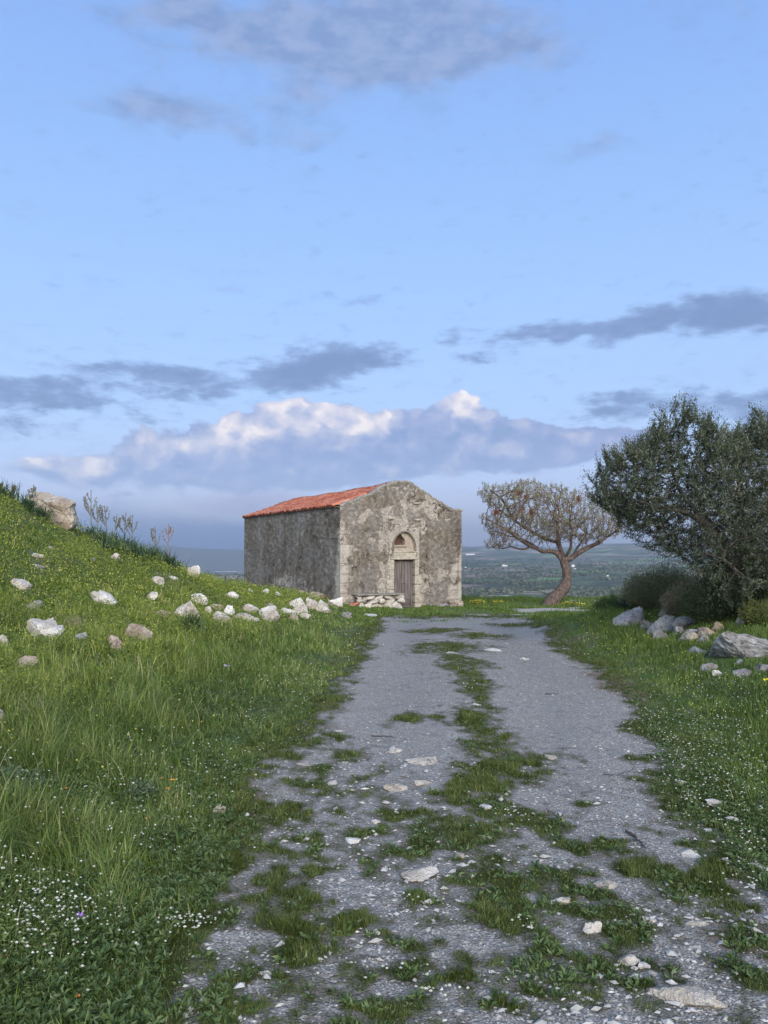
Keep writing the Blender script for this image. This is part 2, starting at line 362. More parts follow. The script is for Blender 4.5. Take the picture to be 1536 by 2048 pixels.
def m_valley(t, b, o):
    pos = t.n('ShaderNodeNewGeometry').outputs['Position']
    w = t.n('ShaderNodeTexNoise', {'Vector': pos, 'Scale': 0.005, 'Detail': 4}).outputs['Color']
    pw = t.n('ShaderNodeVectorMath', {0: pos, 1: t.n('ShaderNodeVectorMath', {0: w, 3: 260.0}, operation='SCALE')}, operation='ADD').outputs[0]
    v = t.n('ShaderNodeTexVoronoi', {'Vector': pw, 'Scale': 0.0055}, voronoi_dimensions='2D')
    sep = t.n('ShaderNodeSeparateColor', {0: v.outputs['Color']})
    field = t.ramp(sep.outputs[0], [(0.0, (0.04, 0.055, 0.03)), (0.25, (0.12, 0.145, 0.07)), (0.42, (0.07, 0.09, 0.05)), (0.55, (0.22, 0.20, 0.13)), (0.66, (0.20, 0.32, 0.09)), (0.76, (0.30, 0.20, 0.17)), (0.86, (0.13, 0.15, 0.09)), (0.95, (0.55, 0.46, 0.36))], 'CONSTANT')
    grove = t.n('ShaderNodeTexVoronoi', {'Vector': pos, 'Scale': 0.10}, voronoi_dimensions='2D').outputs['Distance']
    dots = t.sstep(grove, 0.55, 0.3)
    big = t.noise(pos, 0.0016, 6, 0.65)
    c = t.mix(t.math('MULTIPLY', dots, t.sstep(big, 0.60, 0.45)), field, (0.022, 0.035, 0.018))
    c = t.mix(t.math('MULTIPLY', t.sstep(big, 0.50, 0.62), 0.6), c, (0.30, 0.21, 0.18))
    n = t.noise(pos, 0.011, 7, 0.7)
    c = t.mix(t.math('MULTIPLY', t.sstep(n, 0.50, 0.60), 0.8), c, (0.025, 0.036, 0.022))
    n2 = t.noise(t.n('ShaderNodeVectorMath', {0: pos, 1: (1, 1.5, 1)}, operation='MULTIPLY').outputs[0], 0.0045, 8, 0.72)
    c = t.mix(t.sstep(n2, 0.655, 0.67), c, (0.62, 0.55, 0.45))
    return c
MV = material('valley_fields', m_valley)
ring_sheet('valley', np.r_[np.geomspace(50, 700, 60), np.geomspace(720, 9500, 230), np.geomspace(9700, 16800, 20)], MV)['kind'] = 'structure'
# sky sector mesh
sa = np.radians(np.linspace(-48, 48, 60)); se = np.radians(np.linspace(-4, 52, 40))
A_, E_ = np.meshgrid(sa, se)
sv = 62000 * np.stack([np.sin(A_) * np.cos(E_), np.cos(A_) * np.cos(E_), np.sin(E_)], -1).reshape(-1, 3)
mesh_np('sky', sv, [grid_faces(40, 60)], skm, smooth=True)['kind'] = 'structure'
# mountains far across the plain
def mountain(name, a0, a1, r, hs, seed, dep=2800):
    n = 220; aa = np.radians(np.linspace(a0, a1, n)); u = np.linspace(0, 1, n)
    H = np.interp(u, np.linspace(0, 1, len(hs)), hs)
    rows = []
    for k, fr in enumerate(np.linspace(0, 1, 14)):
        rr = r + dep * fr; prof = math.sin(math.pi * min(1, fr * 1.0)) ** 0.8
        nz = 0.72 + 0.56 * fbm(u * 14 + seed, np.full(n, fr * 4.0), seed, 5, .55)
        z = -420 + (H * nz + 370) * prof
        rows.append(np.stack([rr * np.sin(aa), rr * np.cos(aa), z], -1))
    V = np.stack(rows).reshape(-1, 3)
    o = mesh_np(name, V, [grid_faces(14, n)], MM, smooth=True); o['kind'] = 'structure'
MM = material('mountain_rock', lambda t, b, o: t.mix(t.noise(t.n('ShaderNodeNewGeometry').outputs['Position'], 0.0008, 5, 0.6), (0.05, 0.065, 0.05), (0.13, 0.12, 0.10)))
mountain('mountain', 2, 24, 12500, [30, 60, 90, 60, 80, 105, 75, 50, 80, 100, 130, 140, 130, 110, 80, 30], 3.0)
mountain('mountain', -34, -3, 13000, [60, 110, 160, 130, 190, 240, 200, 150, 110, 50, 20, 10, 0, -20, -40], 9.0)
# haze: a box of even, thin, bluish air
hm = bpy.data.materials.new('haze_air'); hm.use_nodes = True; ht = NT(hm.node_tree)
HAZE_DENSITY = 1.0e-4
pv = ht.n('ShaderNodeVolumePrincipled', {'Color': (0.93, 0.97, 1.0), 'Density': HAZE_DENSITY, 'Anisotropy': 0.65})
ho = ht.n('ShaderNodeOutputMaterial'); ht.t.links.new(pv.outputs[0], ho.inputs['Volume'])
hx, hz0, hz1 = 17500, -480, 480
hv = np.array([(sx * hx, sy * hx, z) for z in (hz0, hz1) for sy in (-1, 1) for sx in (-1, 1)], float)
tag(mesh_np('haze', hv, [np.array([[0, 2, 3, 1], [4, 5, 7, 6], [0, 1, 5, 4], [2, 6, 7, 3], [0, 4, 6, 2], [1, 3, 7, 5]])], hm), 'thin blue evening haze over the plain and far mountains', 'haze', kind='stuff')
# ================================================================== the stone chapel
BA = R(26.0); BX, BY, BZ = -1.61, 28.6, -0.80
BW, BL, EAVE = 5.2, 12.6, 3.92
ub = np.array([math.cos(BA), math.sin(BA)]); vb = np.array([-math.sin(BA), math.cos(BA)])
chapel = empty('chapel', (BX, BY, BZ), BA)
tag(chapel, 'small old stone chapel with weathered plaster, red tile roof and weathered plank door', 'chapel')
# crest curve measured on the photo: (distance along the front, height)
GX = [0, .4, .77, 1.29, 1.81, 2.405, 2.6, 2.81, 2.99, 3.67, 4.77, 4.80, 5.2]
GZ = [3.92, 4.09, 4.24, 4.43, 4.76, 4.91, 4.925, 4.92, 4.85, 4.47, 3.89, 3.89, 3.88]
def gtop(t): return np.interp(t, GX, GZ) + 0.012 * np.sin(np.asarray(t) * 9.1) + 0.014 * np.sin(np.asarray(t) * 23.7 + 1)

def m_plaster(t, b, o, sc=(1, 1, 1)):
    tcn = t.n('ShaderNodeVectorMath', {0: t.n('ShaderNodeTexCoord').outputs['Object'], 1: sc}, operation='MULTIPLY').outputs[0]
    ex, jo, wet = t.attr('expose'), t.attr('joint'), t.attr('stain')
    n1 = t.noise(tcn, 1.3, 6, 0.6, 0.3); n2 = t.noise(tcn, 7.0, 6, 0.65); n3 = t.noise(tcn, 30.0, 4, 0.7)
    st = t.noise(t.n('ShaderNodeVectorMath', {0: tcn, 1: (1.8, 1.8, 0.4)}, operation='MULTIPLY').outputs[0], 1.0, 5, 0.6)
    grey = t.ramp(n2, [(0.30, (0.11, 0.097, 0.086)), (0.48, (0.19, 0.168, 0.146)), (0.60, (0.255, 0.225, 0.196)), (0.74, (0.39, 0.35, 0.305))])
    brown = t.ramp(n2, [(0.30, (0.095, 0.080, 0.060)), (0.55, (0.18, 0.150, 0.115)), (0.75, (0.34, 0.29, 0.225))])
    p = t.mix(t.sstep(n1, 0.38, 0.62), grey, brown)
    p = t.mix(t.math('MULTIPLY', t.sstep(st, 0.5, 0.72), 0.35), p, (0.075, 0.058, 0.052))
    p = t.mix(t.math('MULTIPLY', wet, 0.5), p, (0.050, 0.045, 0.042))
    buff = t.ramp(n3, [(0.28, (0.20, 0.173, 0.143)), (0.5, (0.39, 0.34, 0.285)), (0.72, (0.56, 0.50, 0.43))])
    buff = t.mix(t.sstep(n2, 0.56, 0.70), buff, (0.22, 0.19, 0.155))
    vs = t.n('ShaderNodeVectorMath', {0: tcn, 1: (3.4, 3.4, 5.2)}, operation='MULTIPLY').outputs[0]; vs = t.n('ShaderNodeVectorMath', {0: vs, 1: t.n('ShaderNodeVectorMath', {0: t.n('ShaderNodeTexNoise', {'Vector': tcn, 'Scale': 4.0, 'Detail': 3}).outputs['Color'], 3: 1.3}, operation='SCALE')}, operation='ADD').outputs[0]
    cell = t.n('ShaderNodeSeparateColor', {0: t.n('ShaderNodeTexVoronoi', {'Vector': vs, 'Scale': 1.0}).outputs['Color']}).outputs[0]
    gap = t.n('ShaderNodeTexVoronoi', {'Vector': vs, 'Scale': 1.0}, feature='DISTANCE_TO_EDGE').outputs['Distance']
    buff = t.mix(t.math('MULTIPLY', cell, .3), buff, (0.20, 0.175, 0.15)); buff = t.mix(t.math('MULTIPLY', t.sstep(gap, .07, .02), .4), buff, (0.13, 0.115, 0.10))
    orange = t.mix(t.math('MULTIPLY', t.sstep(t.noise(tcn, 2.6, 4, 0.6), 0.60, 0.72), .5), buff, (0.36, 0.255, 0.18))
    e = t.sstep(t.math('ADD', ex, t.math('MULTIPLY', t.math('SUBTRACT', n3, 0.5), 0.55)), 0.42, 0.58)
    c = t.mix(e, p, orange)
    c = t.mix(t.math('MULTIPLY', t.sstep(ex, 1.0, 1.35), .7), c, t.mix(n2, (0.36, 0.32, 0.265), (0.52, 0.475, 0.40)))
    # pale flecks of lichen and lime, dark specks
    v = t.n('ShaderNodeTexVoronoi', {'Vector': tcn, 'Scale': 16.0, 'Randomness': 1.0})
    fl = t.sstep(v.outputs['Distance'], 0.26, 0.14)
    c = t.mix(t.math('MULTIPLY', fl, t.math('MULTIPLY', t.sstep(n2, 0.45, 0.62), 0.7)), c, (0.50, 0.46, 0.39))
    c = t.mix(t.math('MULTIPLY', t.sstep(n3, 0.64, 0.74), 0.6), c, (0.05, 0.045, 0.04))
    c = t.mix(t.math('MULTIPLY', jo, 0.75), c, (0.07, 0.06, 0.05))
    cr = t.n('ShaderNodeTexVoronoi', {'Vector': t.n('ShaderNodeVectorMath', {0: tcn, 1: t.n('ShaderNodeVectorMath', {0: t.n('ShaderNodeTexNoise', {'Vector': tcn, 'Scale': 2.5, 'Detail': 5}).outputs['Color'], 3: 0.9}, operation='SCALE')}, operation='ADD'), 'Scale': 0.9}, feature='DISTANCE_TO_EDGE').outputs['Distance']
    ck = t.math('MULTIPLY', t.sstep(cr, 0.014, 0.004), t.sstep(n1, .42, .58))
    c = t.mix(t.math('MULTIPLY', ck, 0.8), c, (0.035, 0.03, 0.028))
    lime = t.noise(tcn, 3.6, 7, .72, .5); c = t.mix(t.math('MULTIPLY', t.sstep(lime, .56, .66), .45), c, (0.34, 0.305, 0.255))
    run = t.noise(t.n('ShaderNodeVectorMath', {0: tcn, 1: (4.5, 4.5, .25)}, operation='MULTIPLY').outputs[0], 1.0, 4, .6); c = t.mix(t.math('MULTIPLY', t.sstep(run, .56, .70), .35), c, (0.07, 0.062, 0.055))
    bump(t, b, t.math('ADD', t.math('SUBTRACT', n3, ck), t.math('MULTIPLY', n2, 2.0)), 0.045, 1.0)
    return c
MPL = material('weathered_plaster', m_plaster, 0.95, 0.1)
MPS = material('weathered_side_plaster', lambda t, b, o: m_plaster(t, b, o, (1, .42, .8)), 0.95, 0.1)
def wall_fields(a, z, seed, front):
    """a along the wall, z up. returns displacement, expose, joint, stain"""
    warp_ = 0.35 * (fbm(a * 1.3, z * 1.3, seed, 4) - 0.5); w2 = 0.25 * (fbm(a * 5, z * 5, seed + 3, 3) - 0.5)
    n = fbm(a * 0.9, z * 0.9, seed + 7, 5, .55); nf = fbm(a * 6, z * 6, seed + 11, 4)
    ex = np.zeros_like(a)
    def el(cx, cz_, rx, rz, amp=1.0):
        d = ((a + warp_ - cx) / rx)**2 + ((z + w2 + warp_ - cz_) / rz)**2
        return amp * np.exp(-d * 0.9)
    if front:
        for e in [(0.05, 1.9, .42, 1.7, 1.5), (0.1, .3, .5, .7, 1.4), (1.95, 1.3, .35, 1.25, .95), (1.75, 1.9, .22, .5, .8), (1.9, .4, .5, .45, .9), (3.35, 1.0, .30, 1.2, .9), (3.4, .4, .38, .5, .8),
                  (5.15, 1.0, .34, .8, 1.4), (5.2, 1.7, .28, .5, 1.3), (4.8, .35, .5, .35, .8), (1.9, 2.65, .45, .4, .95), (2.65, 3.15, .6, .25, .5), (1.2, 3.7, .8, .35, .6), (2.5, 4.2, .8, .5, .65), (3.7, 4.0, .8, .4, .6), (1.9, 3.8, .5, .7, .45),
                  (4.3, 3.0, .3, .35, .7), (4.15, 2.9, .16, .12, .9), (3.4, 2.6, .3, .3, .5), (.9, 1.2, .3, .3, .5), (1.3, .25, .6, .2, .8), (.5, 3.4, .35, .4, .5), (4.4, 3.6, .5, .25, .6), (2.6, 3.7, .3, .3, .3)]: ex = np.maximum(ex, el(*e))
        stain = np.clip(el(2.6, 4.8, .5, .3, 1) + el(5.1, 3.0, .25, 1.3, 1.1) + el(4.7, 2.4, .5, .6, .7) + el(1.2, 1.1, .35, .5, .35) + el(.8, 2.6, .4, .7, .2), 0, 1)
        stain *= ss(fbm(a * 3, z * 1.2, seed + 5, 4), .3, .62)
        ex = ex * .85 + (n - 0.52) * 1.9 + (nf - .5) * 1.1 + (fbm(a * 2.6, z * 2.6, seed + 40, 4) - .5) * 1.3 + .12 * ss(z, 2.8, 4.2)
    else:
        for e in [(0.1, 1.2, .38, 1.2, 1.1), (0.0, 2.4, .22, 1.2, 1.0), (0.25, .4, .5, .5, 1.1), (3.4, .75, 1.2, .40, .62), (5.6, .95, 1.3, .45, .66), (7.3, .8, .9, .3, .6), (1.8, .45, .8, .3, .6)]: ex = np.maximum(ex, el(*e))
        stain = np.clip(ss(z, 0, 4.0) * 0.25 + el(2.9, 3.0, .5, .5, 1.1) + el(1.2, 3.4, .6, .3, .9) + el(7, 1.9, 3, .8, .5) + el(10.5, 2.2, 2, 1.2, .5), 0, 1) * ss(fbm(a * 2.2, z * .6, seed + 5, 4), .30, .6)
        ex = ex + (n - 0.60) * 0.9 + (nf - .5) * .8
    exs = ss(ex, 0.38, 0.62)
    # ashlar joints close to the corners, rubble elsewhere
    row = np.floor(z / 0.36); jz = np.abs(z / 0.36 - row - 0.5) * 2
    wdt = 0.42 + 0.14 * (np.sin(row * 12.9) > 0)
    corner = (np.abs(a - 0) < wdt) | (np.abs(a - BW) < wdt) & front
    jv = np.abs(a - wdt) < 0.012
    joint = np.where(corner, np.maximum(ss(jz, .93, .985), jv), 0)
    rub = fbm(a * 4.2, z * 5.5, seed + 20, 2)
    rj = ss(np.abs(rub - 0.5), 0.028, 0.0)
    joint = np.maximum(joint, np.where(corner, 0, rj * .9)) * exs
    dsp = (1 - exs) * (0.022 + 0.016 * (fbm(a * 1.7, z * 1.7, seed + 2, 4) - .5)) + exs * (np.where(corner, 0.0, 0.035 * (fbm(a * 5, z * 6, seed + 31, 3) - .5)) - joint * .018 + .008 * (nf - .5))
    dsp += 0.04 * (fbm(a * .5, z * .5, seed, 2) - .5)
    return dsp, np.clip(ex, 0, 1) + .6 * corner * ss(ex, .55, 1.0) * (z < 3.4), joint, stain

ARX0, ARX1, ARZ0, ARZ1 = 2.19, 3.10, 2.25, 2.98      # pointed niche
DX0, DX1, DZ1 = 2.215, 3.095, 1.94                   # doorway
def arch_half(z):   # half width of the pointed arch at height z
    s = np.clip((z - 2.42) / (ARZ1 - 2.42), 0, 1)
    return 0.455 * np.where(z < 2.42, 1.0, np.sqrt(np.clip(1 - s**1.75, 0, 1)))
AC = (ARX0 + ARX1) / 2
def front_wall():
    a = np.unique(np.round(np.r_[np.linspace(0, DX0, 86), np.linspace(DX0, DX1, 36), np.linspace(DX1, BW, 82)], 5))
    zlow = np.unique(np.round(np.r_[np.linspace(-.3, DZ1, 85), np.linspace(DZ1, 3.86, 74)], 5)); up = np.linspace(0, 1, 40)[1:]
    A_, Zl = np.meshgrid(a, zlow); top = gtop(a)
    Zu = 3.86 + up[:, None] * (top[None] - 3.86)
    Zg = np.r_[Zl, Zu]; A = np.repeat(a[None], len(Zg), 0)
    # snap to the arch outline
    inside = (np.abs(A - AC) < arch_half(Zg)) & (Zg > ARZ0) & (Zg < ARZ1)
    d, ex, jo, stn = wall_fields(A.ravel(), Zg.ravel(), 1.0, True); d = d.reshape(A.shape)
    # pale dressed surround of niche and door
    ex = ex.reshape(A.shape)
    sur = ss(np.abs(A - AC) + .1 * (fbm(A * 5, Zg * 5, 3., 3) - .5), .72, .56) * ss(Zg, 3.3, 3.02); ex = np.maximum(ex, sur * .95)
    nr, nc = A.shape
    f = grid_faces(nr, nc)
    ca = A.ravel()[f].mean(1); czz = Zg.ravel()[f].mean(1)
    hole = ((ca > DX0) & (ca < DX1) & (czz < DZ1)) | ((np.abs(ca - AC) < arch_half(czz)) & (czz > ARZ0) & (czz < ARZ1))
    # pull the vertices at the arch edge onto the curve
    hw = arch_half(Zg); near = (np.abs(np.abs(A - AC) - hw) < 0.016) & (Zg > ARZ0 - .01) & (Zg < ARZ1)
    A2 = np.where(near, AC + np.sign(A - AC) * hw, A)
    V = np.stack([A2, -d, Zg], -1).reshape(-1, 3)
    return mesh_np('front_wall', V, [f[~hole]], MPL, chapel, {'expose': ex.ravel(), 'joint': jo, 'stain': stn}, True)
front_wall()
def plain_wall(name, P0_, P1_, top, seed, nrm, na_=200, nz_=90):
    a = np.linspace(0, 1, na_); L = math.dist(P0_, P1_)
    u = np.linspace(0, 1, nz_); A, U = np.meshgrid(a, u)
    Zg = -.3 + U * (top(A * L) + .3)
    d, ex, jo, stn = wall_fields((A * L).ravel(), Zg.ravel(), seed, False); d = d.reshape(A.shape) * np.minimum(1, ss(A, 0, .004))
    X = P0_[0] + (P1_[0] - P0_[0]) * A + nrm[0] * d; Y = P0_[1] + (P1_[1] - P0_[1]) * A + nrm[1] * d
    f = grid_faces(nz_, na_)
    return mesh_np(name, np.stack([X, Y, Zg], -1).reshape(-1, 3), [f], MPS if name == 'side_wall' else MPL, chapel, {'expose': ex, 'joint': jo, 'stain': stn}, True)
plain_wall('side_wall', (0, 0), (0, BL), lambda s: EAVE - .03 + 0 * s, 4.0, (-1, 0), 420, 130)
plain_wall('side_wall', (BW, 0), (BW, BL), lambda s: EAVE - .08 + 0 * s, 6.0, (1, 0), 160, 60)
plain_wall('rear_wall', (0, BL), (BW, BL), lambda t_: gtop(t_) - .02, 8.0, (0, 1), 100, 70)
# parapet cap of the front gable (wall thickness) and kneeler
def strip_cap():
    t_ = np.linspace(-.03, BW + .05, 90); zt = gtop(np.clip(t_, 0, BW)) + .012 + .012 * (fbm(t_ * 6, t_ * 0, 3., 3) - .5)
    prof = [(-.035, -.05), (-.045, .0), (-.03, .02), (.22, .03), (.42, .01), (.42, -.30)]
    rows = np.stack([np.stack([t_, np.full_like(t_, y) + .012 * (fbm(t_ * 8, t_ * 0 + y * 9, 1., 2) - .5), zt + z] , -1) for y, z in prof])
    return mesh_np('gable_coping', rows.reshape(-1, 3), [grid_faces(len(prof), len(t_))], MCO, chapel, smooth=True)
def m_coping(t, b, o):
    tcn = t.n('ShaderNodeTexCoord').outputs['Object']; n = t.noise(tcn, 12, 5, .65)
    bump(t, b, n, .02); return t.ramp(n, [(0.3, (0.10, 0.09, 0.08)), (0.6, (0.24, 0.22, 0.19)), (0.75, (0.36, 0.33, 0.29))])
MCO = material('coping_mortar', m_coping)
strip_cap()
def m_dressed(t, b, o):
    tcn = t.n('ShaderNodeTexCoord').outputs['Object']; n = t.noise(tcn, 9, 6, .65); n2 = t.noise(tcn, 40, 4, .7)
    bump(t, b, t.math('ADD', n, n2), .02, .9)
    c = t.ramp(n, [(0.3, (0.18, 0.155, 0.12)), (0.5, (0.32, 0.28, 0.22)), (0.7, (0.45, 0.40, 0.32))])
    return t.mix(t.math('MULTIPLY', t.sstep(n2, .58, .72), .7), c, (0.13, 0.115, 0.10))
MDR = material('dressed_limestone', m_dressed)
def rough_block(name, x0, x1, y0, y1, z0, z1_, mat, parent, seed=0, r=.012, n=7, amp=.010, taper=0.0):
    """a hewn block: rounded, slightly irregular box with displaced faces"""
    g = np.linspace(-1, 1, n); V = []; Fc = []
    for ax in range(3):
        for sg in (-1, 1):
            U, W_ = np.meshgrid(g, g); P = np.zeros((n, n, 3)); P[..., ax] = sg; P[..., (ax + 1) % 3] = U; P[..., (ax + 2) % 3] = W_
            f = grid_faces(n, n) + sum(len(v) for v in V)
            if sg < 0: f = f[:, ::-1]
            V.append(P.reshape(-1, 3)); Fc.append(f)
    V = np.concatenate(V); h = np.array([x1 - x0, y1 - y0, z1_ - z0]) / 2; c = np.array([x1 + x0, y1 + y0, z1_ + z0]) / 2
    P = V * h; q = np.clip(P, -(h - r * 2), h - r * 2); dlt = P - q; ln = np.linalg.norm(dlt, axis=1, keepdims=True)
    P = q + np.where(ln > 0, dlt / np.maximum(ln, 1e-6) * np.minimum(ln, 2 * r), 0)
    W_ = P + c + seed * 3.1; nz = np.stack([fbm(W_[:, 0] * 7, W_[:, 1] * 7, W_[:, 2] * 7 + k * 5, 3) - .5 for k in range(3)], -1)
    P = P * (1 - taper * (P[:, 2:3] / h[2] * .5 + .5)) + nz * amp * 2 + c
    return mesh_np(name, P, Fc, mat, parent, smooth=True)
# doorway: jamb stones, lintel, threshold
jl = [(0, .42, .30), (.42, .80, .22), (.80, 1.18, .33), (1.18, 1.55, .20), (1.55, DZ1, .26)]
for i, (a_, b_, w_) in enumerate(jl): rough_block('jamb_stone', DX0 - w_, DX0, -.035, .28, a_ + .006, b_ - .006, MDR, chapel, i)
for i, (a_, b_, w_) in enumerate([(0, .27, .36), (.27, .58, .40), (.58, .98, .22), (.98, 1.32, .30), (1.32, 1.62, .17), (1.62, DZ1, .20)]): rough_block('jamb_stone', DX1, DX1 + w_, -.036, .28, a_ + .006, b_ - .006, MDR, chapel, i + 9)
rough_block('lintel', DX0 - .05, DX1 + .05, -.05, .30, DZ1, DZ1 + .26, MDR, chapel, 3, n=16, amp=.014)
rough_block('lintel_moulding', DX0 - .06, DX1 + .06, -.085, .02, DZ1 + .003, DZ1 + .05, MDR, chapel, 4, .008)
rough_block('sill_course', DX0 - .08, DX1 + .12, -.07, .05, DZ1 + .263, DZ1 + .31, MDR, chapel, 5, .008)
rough_block('threshold', DX0 - .05, DX1 + .1, -.22, .25, -.02, .075, MDR, chapel, 6, .02)
# niche: reveal, back with small window, moulding
def niche():
    zz = np.r_[np.linspace(ARZ0, 2.42, 5), np.linspace(2.42, ARZ1, 26)[1:]]; hw = arch_half(zz)
    outl = np.r_[np.stack([AC - hw, zz], -1), np.stack([AC + hw, zz], -1)[::-1][1:]]
    n = len(outl)
    ys = [-.012, .03, .07, .10]
    rows = np.stack([np.stack([outl[:, 0], np.full(n, y), outl[:, 1]], -1) for y in ys])
    mesh_np('niche_reveal', rows.reshape(-1, 3), [grid_faces(4, n)], MDR, chapel, smooth=False)
    # back panel with pointed opening: strips between outer outline and inner outline
    wz = np.r_[np.linspace(2.48, 2.68, 5), np.linspace(2.68, 2.95, 12)[1:]]; WX0, WX1 = 2.28, 2.72; wc = (WX0 + WX1) / 2
    s = np.clip((wz - 2.68) / .27, 0, 1); wh = (WX1 - WX0) / 2 * (1 - s**1.2)
    inn = np.r_[np.stack([wc - wh, wz], -1), np.stack([wc + wh, wz], -1)[::-1][1:]]
    k = np.linspace(0, 1, 60)
    def res(P):
        P = np.r_[P, P[:1]]; L = np.r_[0, np.cumsum(np.linalg.norm(np.diff(P, axis=0), axis=1))]; L /= L[-1]
        return np.stack([np.interp(k, L, P[:, 0]), np.interp(k, L, P[:, 1])], -1)
    Q, I = res(outl), res(inn)
    yb = .08
    rows = np.stack([np.c_[Q[:, 0], np.full(60, yb), Q[:, 1]], np.c_[I[:, 0], np.full(60, yb), I[:, 1]], np.c_[I[:, 0], np.full(60, yb + .22), I[:, 1]]])
    mesh_np('niche_panel', rows.reshape(-1, 3), [grid_faces(3, 60)], MPK, chapel)
    mesh_np('window_board', [[WX0 - .05, yb + .225, 2.45], [WX1 + .05, yb + .225, 2.45], [WX1 + .05, yb + .225, 2.95], [WX0 - .05, yb + .225, 2.95]], [np.array([[0, 1, 2, 3]])], MDK, chapel)
    rough_block('niche_sill', AC - .44, AC + .44, -.02, .075, ARZ0 - .02, ARZ0 + .07, MDR, chapel, 8, .01)
    rough_block('window_sill', WX0 - .08, WX1 + .10, .02, .085, 2.42, 2.495, MPK, chapel, 9, .01)
    # hood moulding
    zz = np.linspace(2.22, ARZ1 - .012, 24); hw = arch_half(np.maximum(zz, ARZ0)); o1 = np.r_[np.stack([AC - hw, zz], -1), [[AC, ARZ1 + .01]], np.stack([AC + hw, zz], -1)[::-1]]
    d = np.gradient(o1, axis=0); nn = np.stack([-d[:, 1], d[:, 0]], -1); nn /= np.linalg.norm(nn, axis=1, keepdims=True) + 1e-9
    prof = [(.0, -.0), (.004, -.05), (.035, -.06), (.05, -.035), (.06, -.03), (.065, -.0)]
    rows = np.stack([np.stack([o1[:, 0] + nn[:, 0] * a_, np.full(len(o1), y), o1[:, 1] + nn[:, 1] * a_], -1) for a_, y in prof])
    mesh_np('arch_moulding', rows.reshape(-1, 3), [grid_faces(len(prof), len(o1))], MPL, chapel, smooth=True)
MPK = material('niche_lime_shaded', lambda t, b, o: t.ramp(t.noise(t.n('ShaderNodeTexCoord').outputs['Object'], 14, 4, .6), [(0.3, (0.19, 0.155, 0.12)), (0.7, (0.36, 0.30, 0.24))]))  # lime darkened: the shade of the niche is put into its colour
MDK = material('old_board', lambda t, b, o: t.ramp(t.noise(t.n('ShaderNodeTexCoord').outputs['Object'], 20, 3, .6), [(0.3, (0.05, 0.03, 0.022)), (0.7, (0.12, 0.075, 0.055))]))
niche()
for i, (x_, z_) in enumerate([(2.06, 3.50), (3.22, 3.46), (3.14, 4.10)]):
    rough_block('corbel_stone', x_ - .11, x_ + .13, -.10, .02, z_ - .035, z_ + .035, MDR, chapel, i + 20, .012)
# door of old planks
def m_wood(t, b, o):
    tcn = t.n('ShaderNodeTexCoord').outputs['Object']
    g = t.noise(t.n('ShaderNodeVectorMath', {0: tcn, 1: (38, 38, 1.6)}, operation='MULTIPLY').outputs[0], 1.0, 6, .7)
    g2 = t.noise(t.n('ShaderNodeVectorMath', {0: tcn, 1: (9, 9, .7)}, operation='MULTIPLY').outputs[0], 1.0, 3, .6)
    bump(t, b, g, .012, .8)
    c = t.ramp(g, [(0.3, (0.045, 0.036, 0.034)), (0.5, (0.125, 0.105, 0.098)), (0.7, (0.24, 0.21, 0.20))])
    return t.mix(t.math('MULTIPLY', t.sstep(g2, .5, .68), .6), c, (0.085, 0.06, 0.052))
MW = material('weathered_planks', m_wood, .85, .15)
MIR = material('rusty_iron', lambda t, b, o: (0.16, 0.13, 0.12), .6, .4)
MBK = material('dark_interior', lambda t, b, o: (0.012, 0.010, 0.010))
dy = .14
def plank_set(x0, x1, n, z0f, seed):
    V = []; Fc = []; xs = np.linspace(x0, x1, n + 1)
    for i in range(n):
        g = .006; a_, b_ = xs[i] + g, xs[i+1] - g; zb = z0f(i); zt = DZ1 - .05 - .012 * ((i * 7 + seed) % 3); yo = dy + .006 * ((i * 5 + seed) % 3)
        k = len(V)
        V += [(a_, yo, zb), (b_, yo, zb), (b_, yo, zt), (a_, yo, zt), (a_, yo + .03, zb), (b_, yo + .03, zb), (b_, yo + .03, zt), (a_, yo + .03, zt)]
        Fc += [[k, k+1, k+2, k+3], [k+5, k+4, k+7, k+6], [k, k+4, k+5, k+1], [k+3, k+2, k+6, k+7], [k, k+3, k+7, k+4], [k+1, k+5, k+6, k+2]]
    return np.array(V), np.array(Fc)
dV, dF = plank_set(DX0 + .012, 2.60, 4, lambda i: .09, 0)
ld = mesh_np('door_leaf', dV, [dF], MW, chapel)
dV, dF = plank_set(2.615, DX1 - .10, 3, lambda i: [.40, .43, .40][i], 1)
rd = mesh_np('door_leaf', dV, [dF], MW, chapel); rd['label'] = 'plank door leaf with its lower boards gone'
dV, dF = plank_set(DX1 - .095, DX1 - .012, 1, lambda i: .09, 2)
mesh_np('door_post', dV, [dF], MW, chapel)
for i, z_ in enumerate([.10, .20, .265, .32, .375]):
    rough_block('slat', 2.60, DX1 - .10, dy + .035, dy + .055, z_, z_ + (.055 if i else .085), MW, rd, i, .004, 5, .003)
rough_block('door_frame', DX0 + .0, DX1, dy - .03, dy + .06, DZ1 - .05, DZ1 - .004, MDK, chapel, 2, .004, 6, .002)
mesh_np('dark_interior', [[DX0, .30, -.1], [DX1, .30, -.1], [DX1, .30, 2.0], [DX0, .30, 2.0]], [np.array([[0, 1, 2, 3]])], MBK, chapel)
